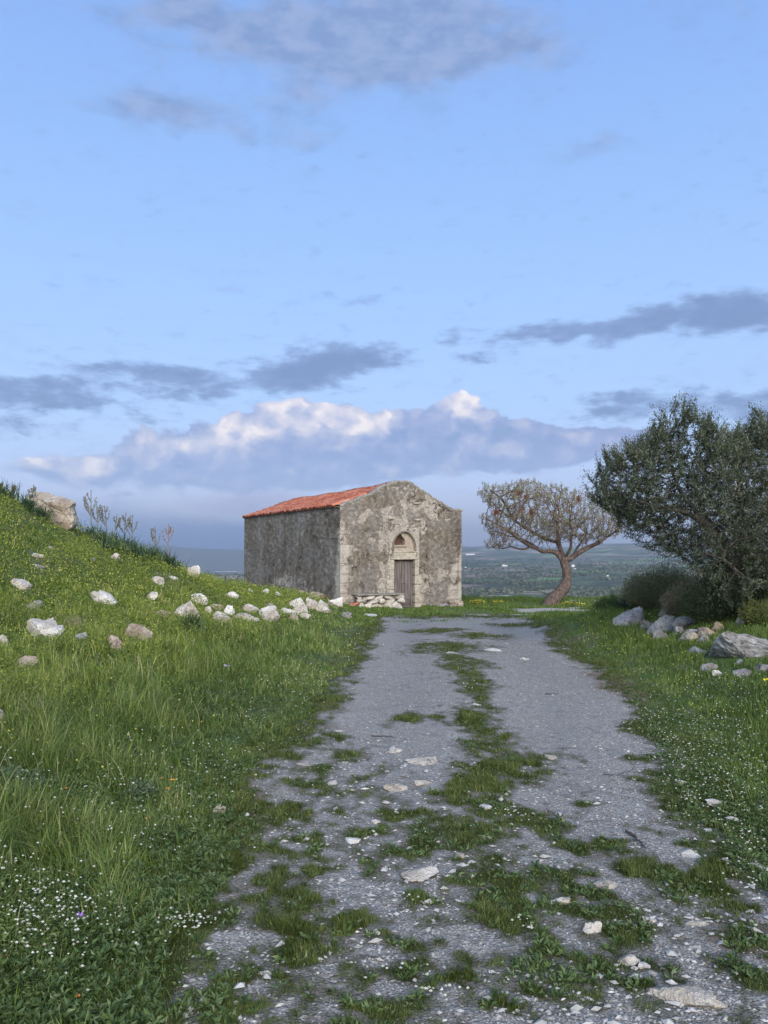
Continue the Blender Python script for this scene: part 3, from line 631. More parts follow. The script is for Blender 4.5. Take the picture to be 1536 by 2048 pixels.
def tube(pts, rad, sides=6):
    pts = np.asarray(pts, float); rad = np.broadcast_to(rad, (len(pts),)).astype(float)
    tg = np.gradient(pts, axis=0); tg /= np.linalg.norm(tg, axis=1, keepdims=True) + 1e-12
    ref = np.array([0, 0, 1.0]) if abs(tg[0, 2]) < .9 else np.array([1.0, 0, 0])
    N = []; n = np.cross(tg[0], ref); n /= np.linalg.norm(n)
    for k in range(len(pts)):
        n = n - tg[k] * (n @ tg[k]); n /= np.linalg.norm(n) + 1e-12; N.append(n.copy())
    N = np.array(N); B = np.cross(tg, N); a = np.arange(sides) / sides * 2 * np.pi
    V = pts[:, None] + rad[:, None, None] * (np.cos(a)[None, :, None] * N[:, None] + np.sin(a)[None, :, None] * B[:, None])
    i = np.arange(len(pts) - 1)[:, None] * sides; j = np.arange(sides)[None]; j2 = (j + 1) % sides
    return V.reshape(-1, 3), np.stack([i + j, i + j2, i + sides + j2, i + sides + j], -1).reshape(-1, 4)
def join(parts):
    V = []; Fc = []; k = 0
    for v, f in parts:
        V.append(v); Fc.append(f + k); k += len(v)
    return np.concatenate(V), np.concatenate(Fc)
v, f = join([tube([(2.56, dy - .01, 1.02), (2.60, dy - .04, 1.045), (2.66, dy - .045, 1.05), (2.72, dy - .01, 1.02)], .011), tube([(2.57, dy - .012, .96), (2.61, dy - .035, 1.0), (2.64, dy - .04, 1.06), (2.68, dy - .02, 1.09)], .008),
             tube([(2.70, dy - .02, .98), (2.66, dy - .03, 1.0), (2.62, dy - .02, 1.03)], .009)])
mesh_np('latch', v, [f], MIR, ld)

# roof: two slopes of barrel tiles
def m_tiles(t, b, o):
    tcn = t.n('ShaderNodeTexCoord').outputs['Object']; r_ = t.attr('rnd'); n = t.noise(tcn, 6, 5, .65)
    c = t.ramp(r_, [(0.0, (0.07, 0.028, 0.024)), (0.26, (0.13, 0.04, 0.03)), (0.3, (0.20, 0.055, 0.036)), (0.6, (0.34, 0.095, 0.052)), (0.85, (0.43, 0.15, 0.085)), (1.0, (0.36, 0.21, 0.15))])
    bump(t, b, n, .01, .5)
    c = t.mix(t.math('MULTIPLY', t.sstep(n, .55, .72), .55), c, (0.20, 0.08, 0.065))
    return t.mix(t.math('MULTIPLY', t.sstep(t.noise(tcn, 1.1, 4, .6), .56, .66), .35), c, (0.30, 0.22, 0.17))
MT = material('terracotta_tiles', m_tiles, .8, .25)
RIDGE = 4.84
def roof_slope(side):
    EAVE = 3.92 - .16 * side
    pitch, crs = .235, .38
    ncol = int((BL - .5) / pitch); L = math.hypot(BW / 2 + .12, RIDGE - EAVE + .05); nrow = int(math.ceil(L / crs))
    sl = math.atan2(RIDGE - EAVE - .02, BW / 2); V = []; Fc = []; rn = []; k = 0
    r0 = random.Random(5 + side)
    prof_c = [(math.cos(a) * .098, math.sin(a) * .088) for a in np.linspace(math.pi, 0, 7)]
    prof_p = [(math.cos(a) * .105, math.sin(a) * .055) for a in np.linspace(-math.pi, 0, 7)]
    for c in range(ncol + 1):
        s0 = .44 + c * pitch
        for rw in range(nrow):
            for kind in (0, 1):
                jit = r0.uniform(-.012, .012); yj = r0.uniform(-.02, .02); tone = r0.random()
                off = 0 if kind else pitch / 2
                q0 = -.10 + rw * crs + yj + (0 if kind == 0 else -.03); q1 = min(q0 + crs + .07, L + .02)
                if s0 + off > BL + .05: continue
                prof = prof_c if kind == 0 else prof_p
                lift0, lift1 = (.050 if kind == 0 else .062), (.028 if kind == 0 else .04)
                sc0, sc1 = (1.06, .92) if kind == 0 else (.95, 1.03)
                sag = lambda ss_: -.05 * math.sin(math.pi * min(1, max(0, ss_ / BL))) + .018 * math.sin(ss_ * 1.9)
                rows = []
                for (q, lf, sc) in ((q0, lift0, sc0), (q1, lift1, sc1)):
                    for (px_, pz_) in prof:
                        hh = pz_ * sc + lf; xx = -.0 + (q * math.cos(sl)) - hh * math.sin(sl); zz = EAVE + .005 + q * math.sin(sl) + hh * math.cos(sl) + sag(s0) * (q / L)
                        rows.append((xx if side == 0 else BW - xx, s0 + off + px_ * sc + jit, zz))
                # thickness lip at the lower end
                for (px_, pz_) in prof:
                    hh = (pz_ * .78) * sc0 + lift0 - .008; q = q0
                    xx = q * math.cos(sl) - hh * math.sin(sl); zz = EAVE + .005 + q * math.sin(sl) + hh * math.cos(sl) + sag(s0) * (q / L)
                    rows.append((xx if side == 0 else BW - xx, s0 + off + px_ * .8 * sc0 + jit, zz))
                V += rows
                for i in range(6):
                    Fc.append([k + i, k + i + 1, k + 8 + i, k + 7 + i]); Fc.append([k + i, k + 14 + i, k + 15 + i, k + i + 1])
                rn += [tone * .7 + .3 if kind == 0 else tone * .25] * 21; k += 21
    return V, Fc, rn
for side in (0, 1):
    V, Fc, rn = roof_slope(side)
    o = mesh_np('roof_slope', V, [np.array(Fc)], MT, chapel, {'rnd': rn}, True)
# ridge tiles
V = []; Fc = []; rn = []; k = 0; r0 = random.Random(3)
for i in range(31):
    s0 = .42 + i * .40; tone = r0.random()
    for (q, sc) in ((s0, 1.0), (s0 + .46, .88)):
        for a in np.linspace(-.15, math.pi + .15, 9):
            V.append((BW / 2 + math.cos(a) * .13 * sc, min(q, BL + .03), RIDGE + .0 + math.sin(a) * .10 * sc - .05 * math.sin(math.pi * s0 / BL) + (.012 if sc == 1 else 0)))
    rn += [tone] * 18
    Fc += [[k + j, k + j + 1, k + 10 + j, k + 9 + j] for j in range(8)]; k += 18
mesh_np('ridge_tiles', V, [np.array(Fc)], MT, chapel, {'rnd': rn}, True)
# mortar bed under the tiles and the thin eave ledge
for side in (0, 1):
    fx = lambda x: x if side == 0 else BW - x
    mesh_np('roof_bed', [[fx(-.02), .40, EAVE - .02], [fx(BW / 2), .40, RIDGE - .05], [fx(BW / 2), BL - .05, RIDGE - .10], [fx(-.02), BL - .05, EAVE - .02]], [np.array([[0, 1, 2, 3]])], MCO, chapel)
    rough_block('eave_ledge', *sorted((fx(-.075), fx(.06))), .02, BL + .02, EAVE - .04, EAVE - .005, MCO, chapel, side, .008, 24, .008)

def bpt(t_, s_, z_):
    return (BX + ub[0] * t_ + vb[0] * s_, BY + ub[1] * t_ + vb[1] * s_, BZ + z_)
# dry-stone bench beside the door
def ico(n):
    import bmesh
    bm = bmesh.new(); bmesh.ops.create_icosphere(bm, subdivisions=n, radius=1.0)
    V = np.array([v.co[:] for v in bm.verts]); Fc = np.array([[v.index for v in f.verts] for f in bm.faces]); bm.free(); return V, Fc
ICO = {n: ico(n) for n in (1, 2, 3, 4, 5)}
def rock_verts(sz, seed, lvl=4, rough=.22, cuts=11, square=0.0):
    V, Fc = ICO[lvl]; V = V.copy(); rr = np.random.default_rng(seed)
    if square: V = np.sign(V) * np.abs(V)**(1 - square); V /= np.abs(V).max()
    for _ in range(cuts):
        n = rr.normal(size=3); n /= np.linalg.norm(n); d = rr.uniform(.40, .80); e = V @ n - d
        V = np.where(e[:, None] > 0, V - n[None] * e[:, None] * .96, V)
    s = seed * 7.7 % 91
    nz = (fbm(V[:, 0] * 1.5 + s, V[:, 1] * 1.5, V[:, 2] * 1.5, 5, .55) - .5); n2 = (fbm(V[:, 0] * 6 + s, V[:, 1] * 6, V[:, 2] * 6 + 3, 3) - .5)
    ridge = np.minimum(0, np.abs(fbm(V[:, 0] * 1.7, V[:, 1] * 1.7 + s, V[:, 2] * 2.8, 3) - .5) - .07) * 4.5 + (fbm(V[:, 0] * 14, V[:, 1] * 14, V[:, 2] * 14 + s, 2) - .5) * .5
    V = V * (1 + nz * rough * 2.2 + n2 * rough * .35 + ridge * rough * 1.2)[:, None]
    mn, mx = V.min(0), V.max(0); V = (V - (mn + mx) / 2) / ((mx - mn) / 2)
    return V * (np.array(sz) / 2), Fc
def m_rock(pale, dark, brown, lich=.5):
    def fn(t, b, o):
        tcn = t.n('ShaderNodeNewGeometry').outputs['Position']
        n = t.noise(tcn, 3.0, 6, .65); n2 = t.noise(tcn, 16.0, 6, .7); n3 = t.noise(tcn, 60.0, 3, .7)
        c = t.mix(t.sstep(n, .36, .62), brown, pale)
        c = t.mix(t.math('MULTIPLY', t.sstep(n2, .50, .66), lich), c, dark)
        c = t.mix(t.math('MULTIPLY', t.sstep(n3, .56, .68), .55), c, pale)
        bump(t, b, t.math('ADD', n2, t.math('MULTIPLY', n3, .5)), .05, .9)
        return c
    return fn
MR1 = material('pale_limestone', m_rock((0.54, 0.50, 0.44), (0.14, 0.125, 0.11), (0.36, 0.31, 0.25), .75))
MR2 = material('grey_lichen_rock', m_rock((0.34, 0.34, 0.34), (0.07, 0.07, 0.07), (0.17, 0.155, 0.14), .9))
MR3 = material('brown_limestone', m_rock((0.42, 0.36, 0.29), (0.13, 0.10, 0.08), (0.26, 0.20, 0.15), .7))
MR4 = material('white_limestone', m_rock((0.64, 0.615, 0.57), (0.20, 0.185, 0.165), (0.46, 0.41, 0.345), .55))
MR5 = material('boulder_limestone', m_rock((0.44, 0.385, 0.315), (0.13, 0.11, 0.09), (0.30, 0.24, 0.18), .7))
bench = empty('stone_bench', bpt(.48, -.30, .12), BA)
tag(bench, 'low whitewashed dry-stone bench against the chapel front, left of the door', 'stone bench')
r0 = random.Random(11)
courses = [(-.14, .25, [.34, .26, .28, .24, .3, .26, .28]), (.22, .38, [.5, .4, .3, .45, .35]), (.36, .52, [.28, .5, .34, .46, .4])]
for ci, (za, zb, ws) in enumerate(courses):
    x_ = 0.0; tot = sum(ws)
    for i, w_ in enumerate(ws):
        ww = w_ / tot * 1.98
        v, f = rock_verts((ww + .02, .36 + r0.uniform(-.04, .04), zb - za + .04), 100 + ci * 20 + i, 3, .14, 5, .45)
        v = v + np.array([x_ + ww / 2, .02 + r0.uniform(-.03, .02), (za + zb) / 2]); x_ += ww
        mesh_np('stone', v, [f], MR1, bench, smooth=True)
rough_block('top_slab', -.0, 1.98, -.18, .28, .51, .565, MCO, bench, 5, .015, 14, .02)
# ================================================================== trees
def at_depth(px, py, Y): return np.array([(px - CX) / F * Y, Y, EYE - (py - HY) / F * Y])
def m_bark(c0, c1, c2):
    def fn(t, b, o):
        p = t.n('ShaderNodeNewGeometry').outputs['Position']
        n = t.noise(t.n('ShaderNodeVectorMath', {0: p, 1: (22, 22, 7)}, operation='MULTIPLY').outputs[0], 1.0, 6, .65); bump(t, b, n, .04, 1.0)
        return t.ramp(n, [(0.32, c0), (0.52, c1), (0.70, c2)])
    return fn
MB1 = material('pine_bark', m_bark((0.04, 0.028, 0.024), (0.105, 0.076, 0.064), (0.21, 0.16, 0.14)))
MB2 = material('olive_bark', m_bark((0.02, 0.018, 0.016), (0.06, 0.052, 0.045), (0.13, 0.115, 0.10)))
def poly_in(P, poly):
    x, y = P[:, 0], P[:, 1]; ins = np.zeros(len(P), bool); j = len(poly) - 1
    for i in range(len(poly)):
        xi, yi = poly[i]; xj, yj = poly[j]
        c = ((yi > y) != (yj > y)) & (x < (xj - xi) * (y - yi) / (yj - yi + 1e-9) + xi); ins ^= c; j = i
    return ins
def poly_dist(P, poly):
    d = np.full(len(P), 1e9); Q = np.array(poly, float)
    for i in range(len(Q)):
        a, b = Q[i - 1], Q[i]; ab = b - a; t = np.clip(((P - a) @ ab) / (ab @ ab), 0, 1); d = np.minimum(d, np.linalg.norm(P - a - t[:, None] * ab, axis=1))
    return d
def crown_points(poly, Y0, thick, n, seed, edge=60.0):
    rr = np.random.default_rng(seed); Q = np.array(poly, float); lo, hi = Q.min(0), Q.max(0); out = []
    while sum(map(len, out)) < n:
        P = rr.uniform(lo, hi, (n, 2)); P = P[poly_in(P, poly)]; out.append(P)
    P = np.concatenate(out)[:n]; d = poly_dist(P, poly)
    th = thick * np.sqrt(np.clip(d / edge, 0.02, 1)); Y = Y0 + rr.uniform(-1, 1, n) * th
    X = np.stack([(P[:, 0] - CX) / F * Y0, Y, EYE - (P[:, 1] - HY) / F * Y0], -1); return X
def colonize(nodes, par, att, step, infl, kill, iters, seed=0, jit=.25, up=0.0):
    rr = np.random.default_rng(seed); N = [np.array(p, float) for p in nodes]; par = list(par); A = att.copy()
    near = np.full(len(A), -1); nd = np.full(len(A), 1e9)
    def upd(k0):
        nonlocal near, nd
        if not len(A): return
        NN = np.array(N[k0:])
        for s in range(0, len(NN), 400):
            D = np.linalg.norm(A[:, None] - NN[None, s:s+400], axis=2); i = D.argmin(1); dd = D[np.arange(len(A)), i]; m = dd < nd
            nd[m] = dd[m]; near[m] = i[m] + k0 + s
    upd(0); kids = {}
    for it in range(iters):
        if not len(A): break
        m = nd < infl
        if not m.any(): break
        d = A[m] - np.array([N[i] for i in near[m]]); d /= np.linalg.norm(d, axis=1, keepdims=True) + 1e-9
        ids, inv = np.unique(near[m], return_inverse=True); sm = np.zeros((len(ids), 3)); np.add.at(sm, inv, d)
        k0 = len(N)
        for i, v in zip(ids, sm):
            if kids.get(i, 0) >= 3: continue
            v = v / (np.linalg.norm(v) + 1e-9) + rr.normal(size=3) * jit; v[2] += up; v /= np.linalg.norm(v)
            N.append(N[i] + v * step); par.append(int(i)); kids[i] = kids.get(i, 0) + 1
        if len(N) == k0: break
        upd(k0); keep = nd > kill; A = A[keep]; near = near[keep]; nd = nd[keep]
    return np.array(N), np.array(par)
def radii(N, par, tip, p=2.3, fixed=None, cap=None):
    n = len(N); acc = np.zeros(n); r = np.zeros(n)
    for i in range(n - 1, -1, -1):
        r[i] = max(tip, acc[i] ** (1 / p)) if acc[i] > 0 else tip
        if cap: r[i] = min(r[i], cap)
        if fixed is not None and i in fixed: r[i] = max(r[i], fixed[i]) if acc[i] > 0 else fixed[i]
        if par[i] >= 0: acc[par[i]] += r[i] ** p
    return r
def chains(N, par, r):
    ch = [[] for _ in N]
    for i, p in enumerate(par):
        if p >= 0: ch[p].append(i)
    out = []; st = [(i, -1) for i, p in enumerate(par) if p < 0]
    while st:
        i, p = st.pop(); c = [p, i] if p >= 0 else [i]
        while ch[i]:
            k = sorted(ch[i], key=lambda q: -r[q]); st += [(q, i) for q in k[1:]]; i = k[0]; c.append(i)
        if len(c) > 1: out.append(c)
    return out
def branch_mesh(name, N, par, r, mat, parent, rough=0.0):
    parts = []
    for c in chains(N, par, r):
        P = N[c].copy(); q = r[c].copy()
        if len(c) > 2 and par[c[1]] == c[0]: q[0] = q[1]
        mx = q.max(); sd_ = 10 if mx > .05 else 6 if mx > .015 else 4 if mx > .006 else 3
        if mx > .04 and len(P) > 2:
            k = np.linspace(0, len(P) - 1, (len(P) - 1) * 3 + 1); P = np.stack([np.interp(k, range(len(P)), P[:, j]) for j in range(3)], -1); q = np.interp(k, range(len(q)), q)
            for _ in range(2): P[1:-1] = (P[:-2] + 2 * P[1:-1] + P[2:]) / 4
        v, f = tube(P, q, sd_)
        if rough and mx > .03:
            cc = np.repeat(P, sd_, 0); d = v - cc; nz = 1 + rough * (fbm(v[:, 0] * 9, v[:, 1] * 9, v[:, 2] * 4, 3) - .5) * 2; v = cc + d * nz[:, None]
        parts.append((v, f))
    V, Fc = join(parts)
    return mesh_np(name, V, [Fc], mat, parent, smooth=True)
def leaves(P, D, L, W_, seed=0, bend=.15):
    """long rhombic leaves (two triangles folded along the midrib)"""
    rr = np.random.default_rng(seed); n = len(P); D = D / (np.linalg.norm(D, axis=1, keepdims=True) + 1e-9)
    s = np.cross(D, rr.normal(size=(n, 3))); s /= np.linalg.norm(s, axis=1, keepdims=True) + 1e-9; u = np.cross(s, D)
    L = np.broadcast_to(L, n)[:, None]; W_ = np.broadcast_to(W_, n)[:, None]
    a = P; m1 = P + D * L * .5 + s * W_ / 2 + u * W_ * .2; m2 = P + D * L * .5 - s * W_ / 2 + u * W_ * .2; c = P + D * L - u * L * bend
    V = np.stack([a, m1, c, m2], 1).reshape(-1, 3); k = np.arange(n) * 4
    return V, np.r_[np.stack([k, k + 1, k + 2], -1), np.stack([k, k + 2, k + 3], -1)], np.repeat(rr.random(n), 4)
def polyline_nodes(lines):
    """lines: list of (parent_key or None, [points], [radii]); returns nodes, parents, fixed radii"""
    N = []; par = []; fx = {}; key = {}
    for nm, pk, pts, rs in lines:
        prev = key[pk] if pk is not None else -1
        for i, (p, q) in enumerate(zip(pts, rs)):
            N.append(np.array(p, float)); par.append(prev); fx[len(N) - 1] = q; prev = len(N) - 1; key[(nm, i)] = prev
    return N, par, fx
# ---- pine with a bent trunk
PY = 31.0
def pp(px, py, dy=0.0):
    v = at_depth(px, py, PY); v[1] += dy; return v
pz = z1(at_depth(1100, 1208, PY)[0], PY)
lines = [('t', None, [pp(1096, 1216), pp(1104, 1202), pp(1118, 1188), pp(1131, 1172, -.05), pp(1135, 1155), pp(1133, 1140), pp(1129, 1126), pp(1128, 1116)], [.33, .30, .25, .21, .165, .15, .155, .14]),
         ('l', ('t', 6), [pp(1120, 1112, .1), pp(1112, 1104), pp(1098, 1102), pp(1084, 1104), pp(1072, 1096, -.2), pp(1060, 1093), pp(1045, 1100, -.3), pp(1030, 1096), pp(1020, 1092, -.2), pp(1005, 1098)], [.11, .10, .085, .07, .06, .05, .042, .036, .03, .02]),
         ('l2', ('l', 3), [pp(1070, 1088, .5), pp(1055, 1080, .7), pp(1040, 1074, .8), pp(1018, 1070, 1.0)], [.05, .045, .035, .02]),
         ('r', ('t', 7), [pp(1138, 1120, -.1), pp(1146, 1112), pp(1160, 1102, -.3), pp(1176, 1094), pp(1192, 1086, -.5), pp(1210, 1076), pp(1226, 1062, -.6)], [.12, .11, .10, .09, .07, .05, .03]),
         ('c', ('t', 7), [pp(1124, 1100, .3), pp(1120, 1085, .3), pp(1121, 1070, .5), pp(1118, 1055, .4), pp(1120, 1040, .3)], [.09, .08, .07, .06, .04]),
         ('c2', ('t', 7), [pp(1134, 1105, -.3), pp(1137, 1090, -.5), pp(1133, 1070, -.7), pp(1136, 1058, -.8), pp(1129, 1047, -.8), pp(1115, 1046, -.7)], [.06, .055, .05, .045, .04, .03]),
         ('c3', ('c', 1), [pp(1100, 1078, .9), pp(1082, 1066, 1.2), pp(1060, 1052, 1.3), pp(1035, 1036, 1.3), pp(1010, 1018, 1.2), pp(985, 996, 1.0), pp(966, 978, .8)], [.05, .045, .04, .03, .022, .016, .010]),
         ('c5', ('c3', 3), [pp(1022, 1012, .9), pp(1005, 992, .7), pp(985, 978, .6)], [.022, .016, .010]), ('c6', ('l', 5), [pp(1035, 1080, -.6), pp(1010, 1062, -.8), pp(985, 1048, -.7), pp(968, 1038, -.6)], [.034, .026, .018, .010]),
         ('c4', ('r', 1), [pp(1160, 1098, .6), pp(1175, 1085, 1.0), pp(1190, 1066, 1.2)], [.05, .04, .03])]
N, par, fx = polyline_nodes(lines)
poly = [(950, 978), (962, 968), (985, 975), (1010, 972), (1040, 962), (1062, 962), (1082, 974), (1100, 970), (1122, 972), (1140, 984), (1158, 985), (1175, 990), (1205, 1000), (1240, 1010), (1250, 1040), (1235, 1075), (1205, 1092), (1180, 1090), (1150, 1085), (1120, 1085), (1085, 1092), (1060, 1086),
        (1030, 1092), (1000, 1102), (972, 1100), (966, 1085), (985, 1082), (965, 1055), (960, 1035), (975, 1030), (985, 1045), (982, 1015), (965, 1005)]
att = crown_points(poly, PY, 2.4, 6200, 21, 45)
att = att[fbm(att[:, 0] * 1.15, att[:, 1] * .8, att[:, 2] * 2.3, 3) > .40]
N, par = colonize(N, par, att, .10, 1.1, .125, 100, 4, .30, .06)
r = radii(N, par, .0055, 2.35, fx)
pine = empty('pine_tree', (0, 0, 0)); tag(pine, 'half-bare brown pine with a bent leaning trunk standing on the plateau edge', 'tree')
branch_mesh('trunk', N, par, r, MB1, pine, .25)
tips = np.array(sorted(set(range(len(N))) - set(par.tolist()))); rr = np.random.default_rng(5)
thin = np.where(r < .009)[0]
# upright candles of needles at the shoot ends
P = []; Dd = []
def candle(c, n, h, sp):
    base = c + np.stack([rr.normal(0, .012, n), rr.normal(0, .012, n), rr.uniform(0, h, n)], -1); d = np.stack([rr.normal(rr.normal(0, .3), sp, n), rr.normal(0, sp, n), rr.uniform(.15, 1.1, n)], -1); P.append(base); Dd.append(d)
for i in tips: candle(N[i], 11, .15, .35)
for i in rr.choice(thin, int(len(thin) * .7), replace=False): candle(N[i], 6, .09, .75)
P = np.concatenate(P); Dd = np.concatenate(Dd)
v, f, rn = leaves(P, Dd, rr.uniform(.05, .09, len(P)), .018, 3, .05)
zone = fbm(P[:, 0] * 1.3, P[:, 1] * 1.3, P[:, 2] * 1.6, 3); rn = np.clip(np.repeat(ss(zone, .3, .7), 4) * .65 + rn * .35, 0, 1)
MLP = leafy('pine_needles', [(0.0, (0.15, 0.095, 0.05)), (0.35, (0.22, 0.165, 0.095)), (0.6, (0.23, 0.20, 0.115)), (0.85, (0.14, 0.15, 0.075)), (1.0, (0.32, 0.28, 0.19))], .25)
mesh_np('crown', v, [f], MLP, pine, {'rnd': rn})
# rust-coloured dead tufts
for k, (px, py) in enumerate([(1031, 990), (988, 1027), (1108, 1027), (1048, 997), (1155, 1000), (1056, 1028), (1037, 1020)]):
    c = pp(px, py, rr.uniform(-.8, .2)); n = 220; d = rr.normal(size=(n, 3)) * np.array([.6, .6, .5]) + np.array([0, 0, .8])
    v, f, rn = leaves(c + rr.normal(size=(n, 3)) * np.array([.035, .035, .06]), d, .09, .014, 9 + k)
    mesh_np('dead_tuft', v, [f], leafy('rust_needles', [(0, (0.19, 0.065, 0.03)), (1, (0.30, 0.12, 0.06))], .2) if k == 0 else bpy.data.materials['rust_needles'], pine, {'rnd': rn})
    v, f = tube([c - np.array([0, 0, .25]) + rr.normal(size=3) * .05, c], [.006, .004], 4)
    o = mesh_np('twig', v, [f], MB1, pine)

# ---- big olive on the right
OY = 14.0
def op(px, py, dy=0.0, ref=OY):
    v = at_depth(px, py, ref); v[1] += dy; return v
lines = [('t', None, [op(1590, 1240), op(1568, 1222), op(1540, 1205), op(1512, 1190, -.1), op(1492, 1168, -.2), op(1478, 1150, -.3), op(1455, 1140, -.4), op(1432, 1122, -.5), op(1410, 1096, -.6), op(1396, 1072, -.7), op(1382, 1054, -.7)],
          [.20, .175, .14, .12, .105, .10, .095, .085, .08, .072, .062]),
         ('u', ('t', 10), [op(1360, 1040, -.8), op(1335, 1030, -.9), op(1305, 1022, -.8), op(1270, 1012, -.7), op(1235, 1000, -.5)], [.05, .042, .034, .026, .016]),
         ('v', ('t', 9), [op(1385, 1030, -.3), op(1372, 1000, 0), op(1360, 965, .2), op(1350, 925, .2), op(1345, 880, .1)], [.05, .042, .035, .026, .015]),
         ('w', ('t', 2), [op(1555, 1170, .6), op(1545, 1120, .9), op(1530, 1060, .9), op(1515, 1000, .7), op(1505, 940, .5), (op(1502, 880, .4))], [.13, .11, .09, .07, .05, .03]),
         ('w2', ('w', 1), [op(1500, 1085, .9), op(1470, 1050, 1.0), op(1440, 1010, .9), op(1425, 960, .8)], [.07, .06, .045, .03]),
         ('w3', ('w', 2), [op(1580, 1020, 1.0), op(1610, 970, .9), op(1640, 920, .8)], [.07, .05, .03]),
         ('d', ('t', 7), [op(1405, 1125, -1.1), op(1375, 1115, -1.4), op(1340, 1105, -1.5)], [.035, .026, .015])]
N, par, fx = polyline_nodes(lines)
SHX, SHY = 22, 20
poly = [(1162, 968), (1180, 945), (1188, 905), (1215, 900), (1240, 880), (1258, 892), (1276, 850), (1298, 862), (1308, 828), (1326, 810), (1346, 808), (1356, 832), (1382, 846), (1398, 872), (1425, 868), (1448, 884), (1466, 872), (1474, 834), (1490, 832), (1500, 862), (1520, 826), (1545, 818), (1600, 830), (1680, 870), (1720, 980), (1700, 1120),
        (1620, 1190), (1540, 1185), (1470, 1185), (1420, 1170), (1370, 1140), (1320, 1120), (1275, 1106), (1240, 1085), (1215, 1062), (1226, 1040), (1196, 1020), (1176, 995)]
poly = [(a + SHX, b + (SHY if b < 1000 else 0)) for a, b in poly]
att = crown_points(poly, OY, 2.1, 8200, 31, 90)
att2 = crown_points([(1310, 850), (1345, 830), (1365, 870), (1400, 900), (1450, 905), (1480, 860), (1540, 842), (1560, 920), (1430, 930), (1290, 930)], OY, .9, 900, 32, 60)
att3 = crown_points([(1385, 1030), (1560, 1000), (1640, 1100), (1600, 1240), (1500, 1232), (1430, 1205), (1380, 1140)], 13.0, .8, 1500, 33, 60)
att = np.r_[att, att2, att3]
N, par = colonize(N, par, att, .075, .7, .11, 110, 8, .22, .05)
r = radii(N, par, .0032, 2.3, fx)
olive = empty('olive_tree', (0, 0, 0)); tag(olive, 'large dark olive tree leaning over the rock outcrop on the right', 'tree')
# upright shoots breaking the outline
rr = np.random.default_rng(14); qx = N[:, 0] / N[:, 1] * F + CX; qy = HY - (N[:, 2] - EYE) / N[:, 1] * F; ed = poly_dist(np.stack([qx, qy], -1), poly); tps_ = np.setdiff1d(np.arange(len(N)), par); cand = tps_[(ed[tps_] < 26) & (qy[tps_] < 1060)]
cand = rr.choice(cand, min(len(cand), 420), replace=False); NN = list(N); pr = list(par); rl = list(r)
for i in cand:
    d = np.array([rr.normal(0, .45) - (.25 if qx[i] < 1300 else 0), rr.normal(0, .3), 1.0]); d /= np.linalg.norm(d); prev = i; m = rr.integers(2, 7) if rr.random() < .5 else 2
    for k in range(m): NN.append(NN[prev] + d * .055 + rr.normal(size=3) * .008); pr.append(prev); rl.append(.0032); prev = len(NN) - 1
N, par, r = np.array(NN), np.array(pr), np.array(rl); shoots = np.arange(len(qx), len(N))
branch_mesh('trunk', N, par, r, MB2, olive, .2)
pidx = np.array(par); dirs = N - N[np.maximum(pidx, 0)]; dirs /= np.linalg.norm(dirs, axis=1, keepdims=True) + 1e-9
tips = np.setdiff1d(np.arange(len(N)), pidx); thin = np.where(r < .006)[0]
rr = np.random.default_rng(12)
# bare hanging twigs on the underside, leaves elsewhere
lowpx = N[:, 0] / N[:, 1] * F + CX; lowpy = HY - (N[:, 2] - EYE) / N[:, 1] * F
bare = (lowpy > np.interp(lowpx, [1200, 1300, 1400, 1540], [1030, 1070, 1150, 1260]))
w = np.where(bare[thin], .28, 1.0) * (0.15 + 1.6 * ss(fbm(N[thin, 0] * 1.8, N[thin, 1] * 1.8, N[thin, 2] * 1.8, 3), .35, .62)); w /= w.sum()
pick = np.r_[rr.choice(thin, 230000, p=w), np.repeat(tips[~bare[tips]], 10), np.repeat(shoots, 11)]
n = len(pick); t_ = rr.random((n, 1)) * .075 + 0.0
P = N[pick] - dirs[pick] * t_;  d = dirs[pick] * .9 + rr.normal(size=(n, 3)) * .6 + np.array([0, 0, .18])
ext = np.where(rr.random(n) < .6, rr.uniform(0, .16, n), 0)[:, None]; P = P + (dirs[pick] + rr.normal(size=(n, 3)) * .25 + np.array([0, 0, .25])) * ext
v, f, rn = leaves(P, d, rr.uniform(.038, .062, n), rr.uniform(.010, .015, n), 13, .1)
MLO = leafy('olive_leaves', [(0.0, (0.025, 0.034, 0.018)), (0.45, (0.052, 0.067, 0.034)), (0.72, (0.092, 0.108, 0.062)), (0.85, (0.15, 0.165, 0.115)), (1.0, (0.24, 0.255, 0.195))], .22, .5, .35)
mesh_np('crown', v, [f], MLO, olive, {'rnd': rn})

